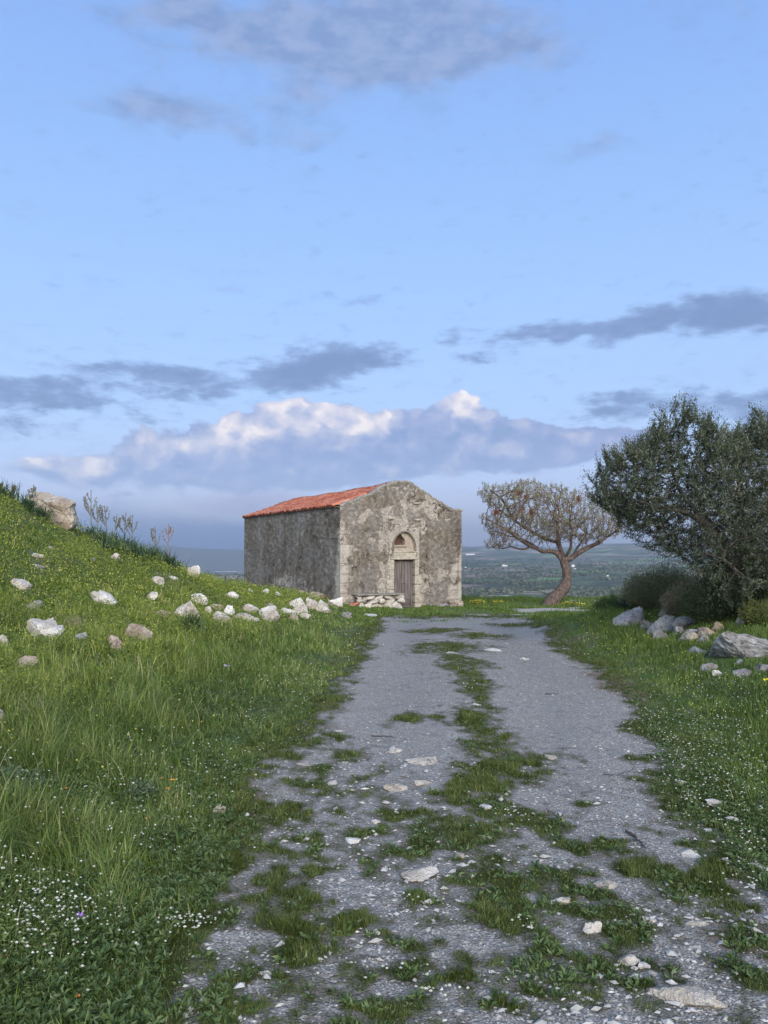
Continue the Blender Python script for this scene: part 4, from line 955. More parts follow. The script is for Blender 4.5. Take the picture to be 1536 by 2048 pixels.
# ================================================================== shrubs
def shrub(name, label, cat, px, py, Y, rx, rz, ry, nst, nlf, mat, seed, lsize=(.03, .05), lw=.014, stem_mat=None, up=.6, lean=(0, 0), fan=1.0, flat=1.0):
    """stems fan out from the foot, small leaves along the upper part; separate stems and foliage"""
    rr = np.random.default_rng(seed); x0 = (px - CX) / F * Y; z0 = z1(x0, Y) - .03
    root = empty(name, (x0, Y, z0)); tag(root, label, cat)
    parts = []; LP = []; LD = []
    for i in range(nst):
        a = rr.uniform(0, 2 * math.pi); q = math.sqrt(rr.random()) * fan
        ex, ey, ez = math.cos(a) * rx * q + lean[0], math.sin(a) * ry * q + lean[1], rz * (1 - .55 * q * q * flat) * rr.uniform(.55, 1.18)
        b = np.array([math.cos(a) * rx * .35 * q, math.sin(a) * ry * .35 * q, 0]); m = b * .5 + np.array([ex, ey, ez]) * .5 + np.array([0, 0, .12 * rz]) + rr.normal(size=3) * .02
        k = np.linspace(0, 1, 5)[:, None]; c = (1 - k)**2 * b + 2 * k * (1 - k) * m + k**2 * np.array([ex, ey, ez]); parts.append(tube(c, np.linspace(.006, .0025, 5), 3))
        nl = max(1, nlf // nst); s = rr.random(nl)**.6; idx = s * 4; j = np.minimum(idx.astype(int), 3); fr = (idx - j)[:, None]
        pts = c[j] * (1 - fr) + c[j + 1] * fr + rr.normal(size=(nl, 3)) * np.array([rx, ry, rz]) * .07; LP.append(pts)
        LD.append((c[j + 1] - c[j]) / (np.linalg.norm(c[j + 1] - c[j], axis=1, keepdims=True) + 1e-9) * up + rr.normal(size=(nl, 3)) * .6)
    V, Fc = join(parts); mesh_np('stems', V, [Fc], stem_mat or MB2, root)
    P = np.concatenate(LP); D_ = np.concatenate(LD)
    v, f, rn = leaves(P, D_, rr.uniform(*lsize, len(P)), lw, seed + 1); mesh_np('foliage', v, [f], mat, root, {'rnd': rn}); return root
ML_dk = leafy('dark_leaves', [(0, (0.018, 0.032, 0.014)), (.6, (0.035, 0.06, 0.025)), (1, (0.06, 0.095, 0.04))], .25)
ML_gr = leafy('fresh_leaves', [(0, (0.045, 0.085, 0.022)), (.6, (0.075, 0.13, 0.033)), (1, (0.13, 0.19, 0.055))], .3)
ML_sg = leafy('sage_leaves', [(0, (0.08, 0.095, 0.05)), (.6, (0.15, 0.165, 0.085)), (1, (0.26, 0.26, 0.16))], .25)
ML_st = leafy('straw_blades', [(0, (0.17, 0.14, 0.085)), (.6, (0.28, 0.235, 0.15)), (1, (0.40, 0.34, 0.24))], .2)
ML_yg = leafy('yellow_green_leaves', [(0, (0.06, 0.085, 0.02)), (.6, (0.11, 0.14, 0.03)), (1, (0.18, 0.20, 0.05))], .3)
MYF = leafy('yellow_petals', [(0, (0.55, 0.48, 0.04)), (1, (0.80, 0.74, 0.12))], .2)
shrub('broom_shrub', 'twiggy grey-green broom bush with straw-coloured stems behind the low rocks', 'shrub', 1325, 1215, 17.0, .95, 1.02, .7, 420, 26000, ML_sg, 41, (.03, .06), .012, ML_st, 1.2)
shrub('broom_shrub', 'dry straw-coloured bush leaning right beside the grey-green broom bush', 'shrub', 1368, 1222, 15.6, .65, .66, .5, 600, 9000, ML_st, 42, (.04, .09), .008, ML_st, 1.4, (.18, 0))
shrub('juniper_shrub', 'low dark green shrub just above the leftmost rocks of the outcrop', 'shrub', 1272, 1216, 17.5, .48, .36, .45, 220, 7000, ML_dk, 43, (.025, .045), .010)
shrub('verge_weed', 'light green bushy weed left of the low dark shrub', 'weed', 1222, 1212, 19.0, .5, .42, .4, 160, 5000, ML_gr, 44, (.03, .06), .014)
shrub('verge_weed', 'pale green feathery weed between the leaning pine and the low dark shrub', 'weed', 1252, 1205, 20.0, .5, .55, .4, 160, 4200, ML_sg, 45, (.03, .05), .010)
shrub('dark_shrub', 'dark leafy thicket under the olive trunk behind the rocks', 'shrub', 1440, 1236, 13.6, .72, .95, .6, 300, 16000, ML_dk, 46, (.03, .05), .014)
shrub('dark_shrub', 'dark bush under the olive crown at the edge of the photo', 'shrub', 1548, 1225, 13.2, .85, 1.2, .6, 300, 15000, ML_dk, 47, (.03, .05), .014)
shrub('dark_shrub', 'small dark green shrub between the dry bush and the dark thicket', 'shrub', 1398, 1238, 15.2, .36, .40, .35, 160, 5000, ML_dk, 48, (.025, .045), .012)
shrub('dark_shrub', 'tall dark bush rising behind the dark thicket into the olive crown', 'shrub', 1470, 1200, 17.5, 1.0, 1.35, .7, 300, 15000, ML_dk, 49, (.035, .055), .016)
shrub('verge_weed', 'yellow-green weed below the olive trunk at the edge of the photo', 'weed', 1522, 1270, 12.5, .34, .42, .3, 130, 3600, ML_yg, 50, (.03, .05), .013)
for px, py, Y, w_, h_, lb in [(955, 1212, 32.0, .34, .22, 'low weed with yellow flowers beside the chapel corner stones'), (995, 1210, 33.0, .28, .12, 'small yellow-flowered weed between the chapel and the pine'),
                              (1140, 1212, 30.5, .62, .20, 'spreading yellow-flowered weed at the foot of the pine'), (1206, 1204, 21.0, .32, .40, 'tall weed with yellow flower heads at the tip of the grassy verge')]:
    q = shrub('flowering_weed', lb, 'weed', px, py, Y, w_, h_, w_ * .6, 80, 1700, ML_yg, int(px), (.03, .055), .016)
    rr = np.random.default_rng(int(px)); n = 110; a = rr.uniform(0, 6.28, n); qq = np.sqrt(rr.random(n)); P = np.stack([np.cos(a) * w_ * qq, np.sin(a) * w_ * .6 * qq, h_ * (1 - .5 * qq**2) + rr.normal(0, .02, n)], -1)
    v, f, rn = leaves(P, rr.normal(size=(n, 3)), .035, .035, 3); tag(mesh_np('flowers', v, [f], MYF, q, {'rnd': rn}), kind='stuff')

# ================================================================== rocks
rock_spots = []      # x, Y, radius : grass keeps clear of them
def rock(name, label, x0, x1, y0, y1, mat, Y=None, sink=.25, depth=.8, seed=None, tilt=0.0, lvl=4, flat=False, rough=.22, cat='rock', group=None, cuts=12):
    pc = (x0 + x1) / 2
    if Y is None: X_, Y, _ = at(pc, y1 - (y1 - y0) * .04)
    X_ = (pc - CX) / F * Y; z0 = z1(X_, Y)
    w_ = (x1 - x0) / F * Y; h_ = (y1 - y0) / F * Y
    if flat: dp = max(h_ / max(.08, (y1 - HY) / F) * .9, w_ * .3); dp = min(dp, w_ * 1.3); hh = min(.032, w_ * .16); sz = (w_, dp, hh * 2.2); zc = z0 + hh * .1 ; Yc = Y + dp * .45
    else: dp = w_ * depth; sz = (w_, dp, h_ * (1 + sink)); zc = EYE - ((y0 + y1) / 2 - HY) / F * Y - h_ * sink / 2; Yc = Y + dp * .35; X_ = X_ * (Yc / Y); zc += (Yc - Y) * (zc - EYE) / Y * 1.0; 
    if flat: zc = z1(X_, Yc) + hh * .15 + (.022 if group and 'track' in group else 0)
    sd_ = seed if seed is not None else int(x0 * 7 + y0 * 3)
    v, f = rock_verts(sz, sd_, lvl, rough, cuts)
    if tilt: c, s = math.cos(tilt), math.sin(tilt); v = np.stack([v[:, 0] * c - v[:, 2] * s, v[:, 1], v[:, 0] * s + v[:, 2] * c], -1)
    o = mesh_np(name, v, [f], mat, smooth=flat); o.location = (X_, Yc, zc); tag(o, label, cat, group); rock_spots.append((X_, Yc, w_ / 2, flat)); return o
def poly_rock(name, label, poly, Y, depth, mat, seed, group=None, cat='rock', rough=.16):
    Q = np.array(poly, float); c = Q.mean(0); d = Q - c; a = np.arctan2(-d[:, 1], d[:, 0]); rd = np.hypot(d[:, 0], d[:, 1]); o_ = np.argsort(a); a, rd = a[o_], rd[o_]
    a = np.r_[a - 2 * np.pi, a, a + 2 * np.pi]; rd = np.r_[rd, rd, rd]
    V, Fc = rock_verts((2, 2, 2), seed, 5, rough, 14); th = np.arctan2(V[:, 2], V[:, 0]); rho = np.hypot(V[:, 0], V[:, 2]); k = np.interp(th, a, rd) / F * Y
    Yc = Y + depth * .4; v = np.stack([np.cos(th) * rho * k, V[:, 1] * depth / 2, np.sin(th) * rho * k], -1); v = v + .03 * (fbm(v[:, 0] * 5, v[:, 1] * 5, v[:, 2] * 7 + seed, 4)[:, None] - .5)
    X_ = (c[0] - CX) / F * Y; zc = EYE - (c[1] - HY) / F * Y
    ob = mesh_np(name, v, [Fc], mat, smooth=False); ob.location = (X_ * Yc / Y, Yc, EYE + (zc - EYE) * Yc / Y); ob.scale = (1, 1, 1); tag(ob, label, cat, group); w = (Q[:, 0].max() - Q[:, 0].min()) / F * Y
    rock_spots.append((X_ * Yc / Y, Yc, w / 2, False)); return ob
poly_rock('boulder', 'big weathered boulder sloping down to the right on the crest of the grassy mound', [(54, 1012), (60, 990), (76, 983), (100, 988), (128, 999), (150, 1014), (170, 1032), (180, 1050), (176, 1070), (136, 1074), (96, 1064), (60, 1040)], 16.6, .8, MR5, 5)
G1 = 'pale stones scattered over the grassy mound'; G2 = 'tumbled stones of the old wall line by the chapel'; G3 = 'rocks of the outcrop under the olive'; G4 = 'pale stones set flush in the gravel track'
L1 = [(24, 60, 1156, 1180, MR1, 'pale knobbly stone high on the mound at the photo edge, below the boulder'), (50, 88, 1106, 1114, MR1, 'thin flat pale stone lying in grass directly below the boulder'),
 (215, 241, 1106, 1120, MR1, 'small pale block near the crest, right of the boulder'),
 (176, 193, 1115, 1122, MR2, 'tiny grey stone just left of the small pale block near the crest'), (298, 328, 1152, 1168, MR1, 'pinkish pale stone with flat top high on the right side of the mound'),
 (337, 356, 1151, 1159, MR4, 'small white stone just right of the pinkish flat-topped stone'), (290, 317, 1183, 1200, MR1, 'small pointed pale stone midway between the white saddle stone and the wall line'),
 (345, 402, 1200, 1238, MR1, 'long pale stone slanting down to the right at the left end of the wall line'), (382, 418, 1186, 1208, MR4, 'rounded white stone just above the slanting stone'),
 (446, 478, 1183, 1197, MR4, 'low white stone in grass above the middle of the wall line'),  (-14, 17, 1269, 1298, MR1, 'rounded buff stone cut by the photo edge left of the large humped stone'), (151, 176, 1264, 1284, MR2, 'grey stone sunk in grass right of the large humped stone'),
 (249, 301, 1246, 1282, MR3, 'brownish rough crumbling stone on the lower mound'), (215, 246, 1270, 1300, MR3, 'half-buried mottled stone touching the brownish crumbling stone'),
 (36, 76, 1311, 1341, MR3, 'brownish stone sunk in tall grass below the large humped stone'), (50, 88, 1199, 1219, MR2, 'grey stone half hidden in grass above the large humped stone'),
 (309, 342, 1219, 1236, MR3, 'dull brown stone almost covered by grass left of the slanting stone'), (64, 90, 1128, 1137, MR2, 'small grey stone below the thin flat stone under the boulder'),
 (94, 111, 1092, 1099, MR1, 'tiny pale stone showing right under the boulder'), (-12, 9, 1412, 1452, MR1, 'pale stone at the photo edge in the tall grass')]
for x0, x1, y0, y1, mt, lb in L1: rock('stone', lb, x0, x1, y0, y1, mt, group=G1, sink=.4)
rock('stone', 'white stone breaking the skyline at the foot of the mound crest', 374, 402, 1130, 1146, MR4, 20.5, .9, .6, group=G1)
poly_rock('stone', 'bright white saddle-topped stone alone in the middle of the mound', [(172, 1182), (182, 1178), (196, 1184), (214, 1178), (228, 1190), (231, 1208), (215, 1216), (198, 1208), (184, 1198)], at(200, 1206)[1], .4, MR4, 61, G1)
poly_rock('stone', 'large white humped stone with overhanging right end on the lower mound', [(45, 1258), (52, 1238), (70, 1237), (80, 1243), (98, 1238), (112, 1252), (124, 1250), (134, 1270), (122, 1280), (100, 1276), (62, 1284), (50, 1272)], at(88, 1278)[1], .4, MR4, 62, G1)
L2 = [(410, 424, 1212, 1228, MR1, 'small upright stone at the left of the brown-topped stone'), (419, 446, 1208, 1224, MR3, 'brown-topped loose stone resting on the wall line'), (445, 470, 1210, 1232, MR4, 'triangular white stone right of the brown-topped stone'),
 (422, 463, 1222, 1248, MR1, 'cracked pale block below the brown-topped stone'), (484, 519, 1207, 1227, MR1, 'rounded dome-shaped stone on top of the wide slab'), (516, 553, 1211, 1240, MR4, 'tall white stone between the dome-shaped stone and the knobbly stone'),
 (466, 520, 1224, 1243, MR1, 'wide low slab under the dome-shaped stone'), (524, 560, 1220, 1246, MR1, 'knobbly weathered stone low in the wall line'), (527, 547, 1206, 1217, MR2, 'small grey stone perched behind the tall white stone'),
 (558, 592, 1215, 1231, MR4, 'flat white stone left of the biggest heap of stones'), (577, 613, 1195, 1216, MR4, 'topmost stone of the heap, bright white with a sloping top'), (585, 617, 1208, 1233, MR1, 'pale stone at the front of the heap below the topmost stone'),
 (611, 641, 1195, 1220, MR1, 'large rounded stone in the heap, right of the topmost stone'), (631, 658, 1199, 1225, MR1, 'buff upright stone at the right of the large rounded stone'), (656, 686, 1194, 1214, MR4, 'pale stone lying against the chapel corner'),
 (680, 705, 1224, 1237, MR2, 'flat grey stone in grass in front of the stone bench'), (572, 598, 1230, 1243, MR3, 'low buff stone in grass under the heap'), (525, 539, 1177, 1188, MR4, 'small white stone in grass below the long side wall of the chapel'),
 (494, 508, 1177, 1186, MR1, 'small pale stone by the far end of the chapel side wall'), (509, 524, 1172, 1181, MR3, 'small brown stone at the foot of the chapel side wall'), (548, 566, 1182, 1192, MR1, 'low stone between the side wall rubble and the tall white stone'),
 (616, 652, 1183, 1199, MR3, 'mossy rubble stone against the foot of the side wall'), (648, 676, 1188, 1201, MR2, 'grey rubble stone at the foot of the wall corner'), (590, 618, 1180, 1193, MR3, 'brown rubble stone lying along the side wall'),
 (600, 622, 1226, 1238, MR1, 'small pale stone at the foot of the heap'), (640, 664, 1214, 1227, MR4, 'whitish stone at the foot of the buff upright stone')]
for x0, x1, y0, y1, mt, lb in L2: rock('stone', lb, x0, x1, y0, y1, mt, group=G2, sink=.35)
L3 = [(1225, 1298, 1214, 1252, MR2, 16.6, 'grey rock with a peaked right end, first of the outcrop'), (1300, 1358, 1229, 1268, MR2, 14.2, 'big smooth grey rock in the middle of the outcrop'), (1338, 1394, 1231, 1262, MR2, 14.6, 'grey rock with a dark cleft beside the smooth rock'),
 (1314, 1356, 1210, 1234, MR3, 16.0, 'pale ridge of rock behind the smooth rock'), (1303, 1346, 1262, 1282, MR2, 13.0, 'low rock slab in grass in front of the smooth rock'), (1354, 1412, 1258, 1280, MR2, 13.2, 'rough grey rock filling the gap before the big lichened boulder'),
 (1396, 1440, 1253, 1274, MR3, 13.4, 'brown earthy rock left of the lichened boulder'), (1422, 1556, 1258, 1334, MR2, 10.6, 'large boulder covered in white and dark lichen'), (1381, 1421, 1293, 1311, MR2, 11.0, 'low grey stone in grass left of the lichened boulder'),
 (1402, 1437, 1326, 1342, MR2, 9.6, 'pale grey stone in grass below the lichened boulder'), (1423, 1443, 1340, 1352, MR4, 9.2, 'small round whitish stone near the pale grey stone'), (1466, 1501, 1338, 1356, MR2, 9.4, 'mottled grey stone under the lichened boulder'),
 (1508, 1550, 1328, 1343, MR2, 9.6, 'flat grey stone at the photo edge below the lichened boulder'), (1466, 1486, 1318, 1330, MR2, 10.0, 'small grey stone touching the lichened boulder'), (1470, 1500, 1216, 1252, MR3, 12.6, 'upright brown rock in shade under the olive trunk'),
 (1506, 1560, 1196, 1240, MR2, 13.2, 'dark rock in shade behind the yellow-green weed'), (1280, 1310, 1240, 1258, MR2, 15.2, 'small grey rock joining the peaked rock and the smooth rock'), (1420, 1452, 1244, 1262, MR3, 13.9, 'brown stone behind the lichened boulder'), (1345, 1372, 1250, 1270, MR2, 13.9, 'small grey rock wedged under the cleft rock'), (1390, 1425, 1268, 1288, MR2, 12.8, 'grey rubble stone left of the lichened boulder near its foot'), (1288, 1318, 1250, 1270, MR2, 14.6, 'flat grey rubble rock in grass below the peaked rock'), (1372, 1398, 1264, 1282, MR3, 13.0, 'brownish rubble rock in the middle of the outcrop line')]
for x0, x1, y0, y1, mt, Yv, lb in L3:
    if 'covered in white' in lb: poly_rock('rock', lb, [(1420, 1285), (1425, 1263), (1438, 1258), (1462, 1266), (1492, 1268), (1520, 1282), (1550, 1294), (1610, 1304), (1640, 1330), (1620, 1352), (1500, 1352), (1450, 1330), (1428, 1312)], at(1470, 1325)[1], 1.0, MR2, 63, G3); continue
    rock('rock', lb, x0, x1, y0, y1, mt, None if y1 < 1290 or x0 > 1380 and 'shade' not in lb else Yv, group=G3, sink=.5, lvl=5 if x1 - x0 > 50 else 4, rough=.2)
L4 = [(1315, 1462, 1979, 2036, 'largest flat white slab, bottom right of the track'), (1163, 1206, 1843, 1875, 'angular white stone standing proud of the moss'), (1359, 1437, 1707, 1734, 'broad pale slab near the right verge'),
 (1405, 1457, 1669, 1686, 'pale stone touching the right verge above the broad slab'), (1092, 1146, 1806, 1819, 'long thin pale stone in moss above the angular white stone'), (1236, 1285, 1921, 1939, 'pale slab left of two rounded pebbles'),
 (1370, 1424, 1855, 1868, 'long pale stone between the broad slab and the largest slab'), (1290, 1319, 1844, 1858, 'small white stone right of the angular white stone'), (1418, 1451, 1607, 1618, 'narrow white stone at the right edge of the gravel'),
 (958, 987, 1615, 1628, 'small white stone in the middle moss beside clover'), (765, 817, 1575, 1591, 'white stone with ragged edge, left of a pair in the left wheel track'), (817, 869, 1567, 1580, 'white stone right of the ragged-edged stone'),
 (798, 880, 1748, 1773, 'wide crumbling pale slab at the left of the big weed patch'), (907, 931, 1714, 1727, 'white stone inside the big weed patch'), (1163, 1188, 1562, 1572, 'small white stone alone in the right wheel track'),
 (1091, 1117, 1514, 1525, 'small white stone at the right side of the grassy centre strip'), (809, 881, 1520, 1539, 'flat whitish slab in the left wheel track'), (1299, 1321, 1943, 1961, 'rounded pebble-like stone beside the pale slab'),
 (1293, 1313, 1683, 1693, 'small pale stone near a fallen twig'), (1192, 1240, 1771, 1787, 'thin pale stone flush with the gravel'), (1504, 1552, 1728, 1758, 'pale slab cut by the right photo edge'),
 (688, 722, 1682, 1696, 'pale stone at the left of the left wheel track'), (775, 807, 1502, 1511, 'little white stone above the flat whitish slab'), (585, 622, 1529, 1542, 'pale stone at the left verge of the track'),
 (653, 676, 1568, 1578, 'small pale stone in the left verge moss'), (970, 1009, 1299, 1307, 'flat pale stone far up the right wheel track'), (893, 924, 1304, 1313, 'flat pale stone far up on the grassy strip'),
 (943, 976, 1412, 1421, 'oblong white stone beside the grassy strip'), (1040, 1062, 1318, 1323, 'thin pale stone far up the right wheel track near the bend'), (1276, 1302, 1933, 1946, 'small pale stone between the slab and the pebble'),
 (742, 762, 1645, 1653, 'little white stone near the left verge of the left wheel track'), (722, 755, 1229, 1234, 'thin flat stone in the grass before the bench'), (1455, 1480, 1640, 1650, 'small pale stone in the clover of the right verge'), (1385, 1410, 1900, 1912, 'small grey-white stone above the largest slab')]
for x0, x1, y0, y1, lb in L4:
    rock('stone', lb, x0, x1, y0, y1, MR1 if x1 - x0 > 40 or x0 % 2 else MR4, None, flat=(x0 not in (1163, 1299)) or x1 > 1400, group=G4, rough=.25, lvl=4)
rock('stone', 'pinkish stone at the left edge of the track beside bare earth', 424, 452, 1607, 1630, MR3, group=G4)
for x0, x1, y0, y1, lb, sd_ in [(896, 927, 1197, 1208, 'buff slab resting on the corner stones', 3), (878, 901, 1206, 1216, 'left grey stone of the three at the chapel corner', 4), (899, 915, 1206, 1216, 'middle stone under the buff slab', 5), (913, 928, 1204, 1215, 'stone under the right end of the buff slab', 6)]:
    rock('corner_stone', lb, x0, x1, y0, y1, MR3 if sd_ != 4 else MR2, 30.4, .1, .7, sd_, group='stones piled at the right chapel corner', rough=.12)
# fallen roof tile leaning between bench and wall corner
a_ = np.linspace(0, math.pi, 9); tl = np.stack([np.stack([np.full(9, x_), np.cos(a_) * .085, np.sin(a_) * .06], -1) for x_ in (0, .45)]).reshape(-1, 3); tl2 = tl * np.array([1, .82, .78])
o = mesh_np('fallen_tile', np.r_[tl, tl2], [grid_faces(2, 9), grid_faces(2, 9)[:, ::-1] + 18, np.array([[i, i + 1, i + 19, i + 18] for i in range(8)] + [[i + 9, i + 27, i + 28, i + 10] for i in range(8)])], MT, attrs={'rnd': np.full(36, .7)})
o.location = Vector(bpt(.10, -.42, .22)); o.rotation_euler = (0, R(-18), BA); tag(o, 'fallen terracotta roof tile lying between the chapel corner and the bench', 'roof tile')
# ================================================================== gravel track with moss and turf
def pxY(py): return EYE / ((py - HY) / F - 0.023)
PATCH = [(915,1330,36,40),(945,1390,30,40),(940,1450,34,40),(975,1500,50,36),(960,1580,70,36),(985,1620,60,24),(905,1300,70,14),(930,1330,45,14),(950,1362,30,20),(955,1400,28,24),(815,1437,38,12),(880,1443,14,9),(935,1430,32,20),(955,1462,28,25),(1000,1520,65,26),(975,1545,75,28),(930,1600,85,18),(1065,1530,32,18),(1045,1640,55,22),(1120,1660,55,22),(880,1668,90,34),(960,1700,100,52),
 (790,1640,50,10),(740,1660,40,12),(620,1580,60,18),(570,1640,50,16),(600,1685,60,15),(700,1620,40,10),(1000,1790,85,50),(1090,1760,55,30),(1160,1800,80,30),(1190,1850,100,34),(1000,1850,110,44),(1085,1935,105,60),(1100,1995,80,36),(890,1860,60,26),(830,1800,45,16),(960,1760,60,26),(1250,1890,75,36),
 (1240,1965,60,22),(1330,1960,55,22),(1300,1750,55,26),(1400,1780,90,34),(1460,1840,100,60),(1230,1700,36,16),(1150,1700,45,22),(700,1860,90,26),(620,1905,90,36),(560,1860,60,26),(750,1955,120,32),(560,1960,130,34),(480,2010,90,30),(850,1925,60,20),(900,2000,60,22),(1010,2030,50,20),(1340,1600,40,18),(1400,1650,60,24),
 (1290,1530,50,16),(1185,1625,30,10),(870,1265,60,5),(1050,1252,60,4),(960,1275,50,5),(840,1700,60,14),(520,1720,60,18),(640,1745,60,12),(1440,1720,60,30),(1500,1900,70,60),(660,1480,40,14),(700,1520,50,10),(610,1500,40,16),(640,1540,40,10),(720,1560,40,8),(1500,1980,60,40),(760,1900,70,16), (600,1800,70,14),(760,2030,90,20)]
PC = []
for px, py, rx, ry in PATCH:
    Yv = pxY(py); PC.append(((px - CX) / F * Yv, Yv, rx / F * Yv, ry / F * Yv * Yv / EYE * 1.0))
PC = np.array(PC)
def cover(x, Y):
    """how far moss and turf have taken over the gravel, 0..1"""
    c = np.zeros(len(x))
    wx = x + .28 * (fbm(x * 4, Y * 2.6, 1., 4, .6) - .5); wy = Y + .55 * (fbm(x * 3, Y * 2.4, 7., 4, .6) - .5)
    for a, b, ra, rb in PC: c = np.maximum(c, np.exp(-0.62 * (((wx - a) / ra)**2 + ((wy - b) / rb)**2)))
    e = np.minimum(x - xl(Y), xr(Y) - x) + .5 * (fbm(x * 1.6, Y * 1.2, 23., 4) - .5); c = np.maximum(c, 1.0 * ss(-e, -.50, .05)); c = np.maximum(c, .42 * ss(Y, 8, 4) + .16 * ss(Y, 8.5, 5) * ss(xl(Y) + 1.5 - x, 0, 1.0))
    far = ss(Y, 21.5, 24); c = np.maximum(c, far * .75)
    n = fbm(x * 3.2, Y * 2.6, 11., 4, .6); n2 = fbm(x * 13, Y * 11, 4., 3, .6)
    return np.clip(c + (n - .5) * 1.15 + (n2 - .5) * 1.05 - .02, 0, 1)
ty = np.r_[1.2, np.geomspace(1.6, 25.5, 420)]; tu = np.linspace(0, 1, 220)
TY, TU = np.meshgrid(ty, tu, indexing='ij')
TXL, TXR = xl(TY) - .55, xr(TY) + .55; TX = TXL + (TXR - TXL) * TU
zz = Z(TX, TY); dd = np.minimum(TX - xl(TY), xr(TY) - TX) + .45 * (fbm(TX * 2.0, TY * 1.4, 21., 4) - .5)
cv = cover(TX.ravel(), TY.ravel()).reshape(TX.shape)
und = .02 * (fbm(TX * 2.5, TY * 2.5, 31., 4) - .5) + .010 * (fbm(TX * 12, TY * 12, 33., 3) - .5)
zz = zz + .048 + und - .12 * ss(-dd, -.05, .25) - .07 * ss(TY, 24.2, 25.4)
def m_track(t, b, o):
    p = t.n('ShaderNodeNewGeometry').outputs['Position']; cvr = t.attr('cover')
    v = t.n('ShaderNodeTexVoronoi', {'Vector': p, 'Scale': 85.0}); sep = t.n('ShaderNodeSeparateColor', {0: v.outputs['Color']})
    v2 = t.n('ShaderNodeTexVoronoi', {'Vector': p, 'Scale': 38.0}); sep2 = t.n('ShaderNodeSeparateColor', {0: v2.outputs['Color']})
    g = t.ramp(sep.outputs[0], [(0.0, (0.13, 0.124, 0.113)), (0.4, (0.205, 0.198, 0.182)), (0.75, (0.28, 0.27, 0.248)), (0.93, (0.35, 0.335, 0.305)), (1.0, (0.46, 0.44, 0.40))])
    g = t.mix(t.math('MULTIPLY', t.math('GREATER_THAN', sep2.outputs[1], .86), .7), g, (0.28, 0.27, 0.25))
    n = t.noise(p, 2.2, 5, .6); n2 = t.noise(p, 9.0, 5, .65)
    g = t.mix(t.math('MULTIPLY', t.sstep(n, .48, .66), .6), g, (0.205, 0.18, 0.15))       # trodden earth
    g = t.mix(t.math('MULTIPLY', t.sstep(n2, .56, .70), .5), g, (0.36, 0.345, 0.325))        # crushed limestone
    g = t.mix(t.math('MULTIPLY', t.sstep(t.noise(p, 5.0, 4, .6), .60, .72), .6), g, (0.085, 0.07, 0.055))
    rut = t.attr('rut'); g = t.mix(t.math('MULTIPLY', rut, .45), g, (0.185, 0.182, 0.172)); g = t.mix(t.math('MULTIPLY', t.math('SUBTRACT', 1.0, rut, clamp=True), t.math('MULTIPLY', t.sstep(n2, .40, .60), .35)), g, (0.27, 0.25, 0.225))
    n4 = t.noise(p, 45, 4, .7)
    soil = t.mix(n4, (0.055, 0.045, 0.032), (0.15, 0.13, 0.10)); ms = t.mix(n4, (0.022, 0.032, 0.012), (0.065, 0.085, 0.03))
    cc = t.math('ADD', cvr, t.math('MULTIPLY', t.math('SUBTRACT', n4, .5), 1.0))
    c = t.mix(t.math('MULTIPLY', t.sstep(cc, .22, .60), .75), g, soil); c = t.mix(t.sstep(cc, .55, .95), c, ms)
    rd = t.math('MULTIPLY', t.attr('earth'), t.sstep(n2, .35, .6))
    c = t.mix(rd, c, (0.15, 0.095, 0.065))
    h = t.math('SUBTRACT', 1.0, v.outputs['Distance']); h2 = t.math('SUBTRACT', 1.0, v2.outputs['Distance'])
    bump(t, b, t.math('ADD', h, t.math('ADD', h2, t.math('MULTIPLY', n2, 2.0))), .008, .9)
    return c
MTK = material('gravel_surface', m_track, .95, .15)
earth = np.zeros(TX.shape)
for px, py, rx, ry in [(1255, 1385, 55, 22), (1500, 1905, 60, 30), (1180, 1355, 30, 6), (500, 1625, 60, 25), (640, 1420, 50, 10)]:
    Yv = pxY(py); earth = np.maximum(earth, np.exp(-((TX - (px - CX) / F * Yv) / (rx / F * Yv))**2 - ((TY - Yv) / (ry / F * Yv * Yv / EYE))**2))
rut = np.clip(np.exp(-((TX - xl(TY) - .95) / .5)**2) + np.exp(-((xr(TY) - TX - .95) / .5)**2), 0, 1); zz = zz - .03 * rut
gt = mesh_np('gravel_track', np.stack([TX, TY, zz], -1).reshape(-1, 3), [grid_faces(*TX.shape)[:, ::-1]], MTK, attrs={'cover': cv.ravel(), 'earth': earth.ravel(), 'rut': rut.ravel()}, smooth=True)
gt['kind'] = 'structure'
def TZ(x, Y):
    """height of track top"""
    d = np.minimum(x - xl(Y), xr(Y) - x) + .35 * (fbm(x * 2.0, Y * 1.4, 21., 4) - .5)
    return Z(x, Y) + np.maximum(0, .048 - .12 * ss(-d, -.05, .25)) + np.where(d > 0, .02 * (fbm(x * 2.5, Y * 2.5, 31., 4) - .5) + .010 * (fbm(x * 12, Y * 12, 33., 3) - .5) - .03 * np.clip(np.exp(-((x - xl(Y) - .95) / .5)**2) + np.exp(-((xr(Y) - x - .95) / .5)**2), 0, 1), 0)
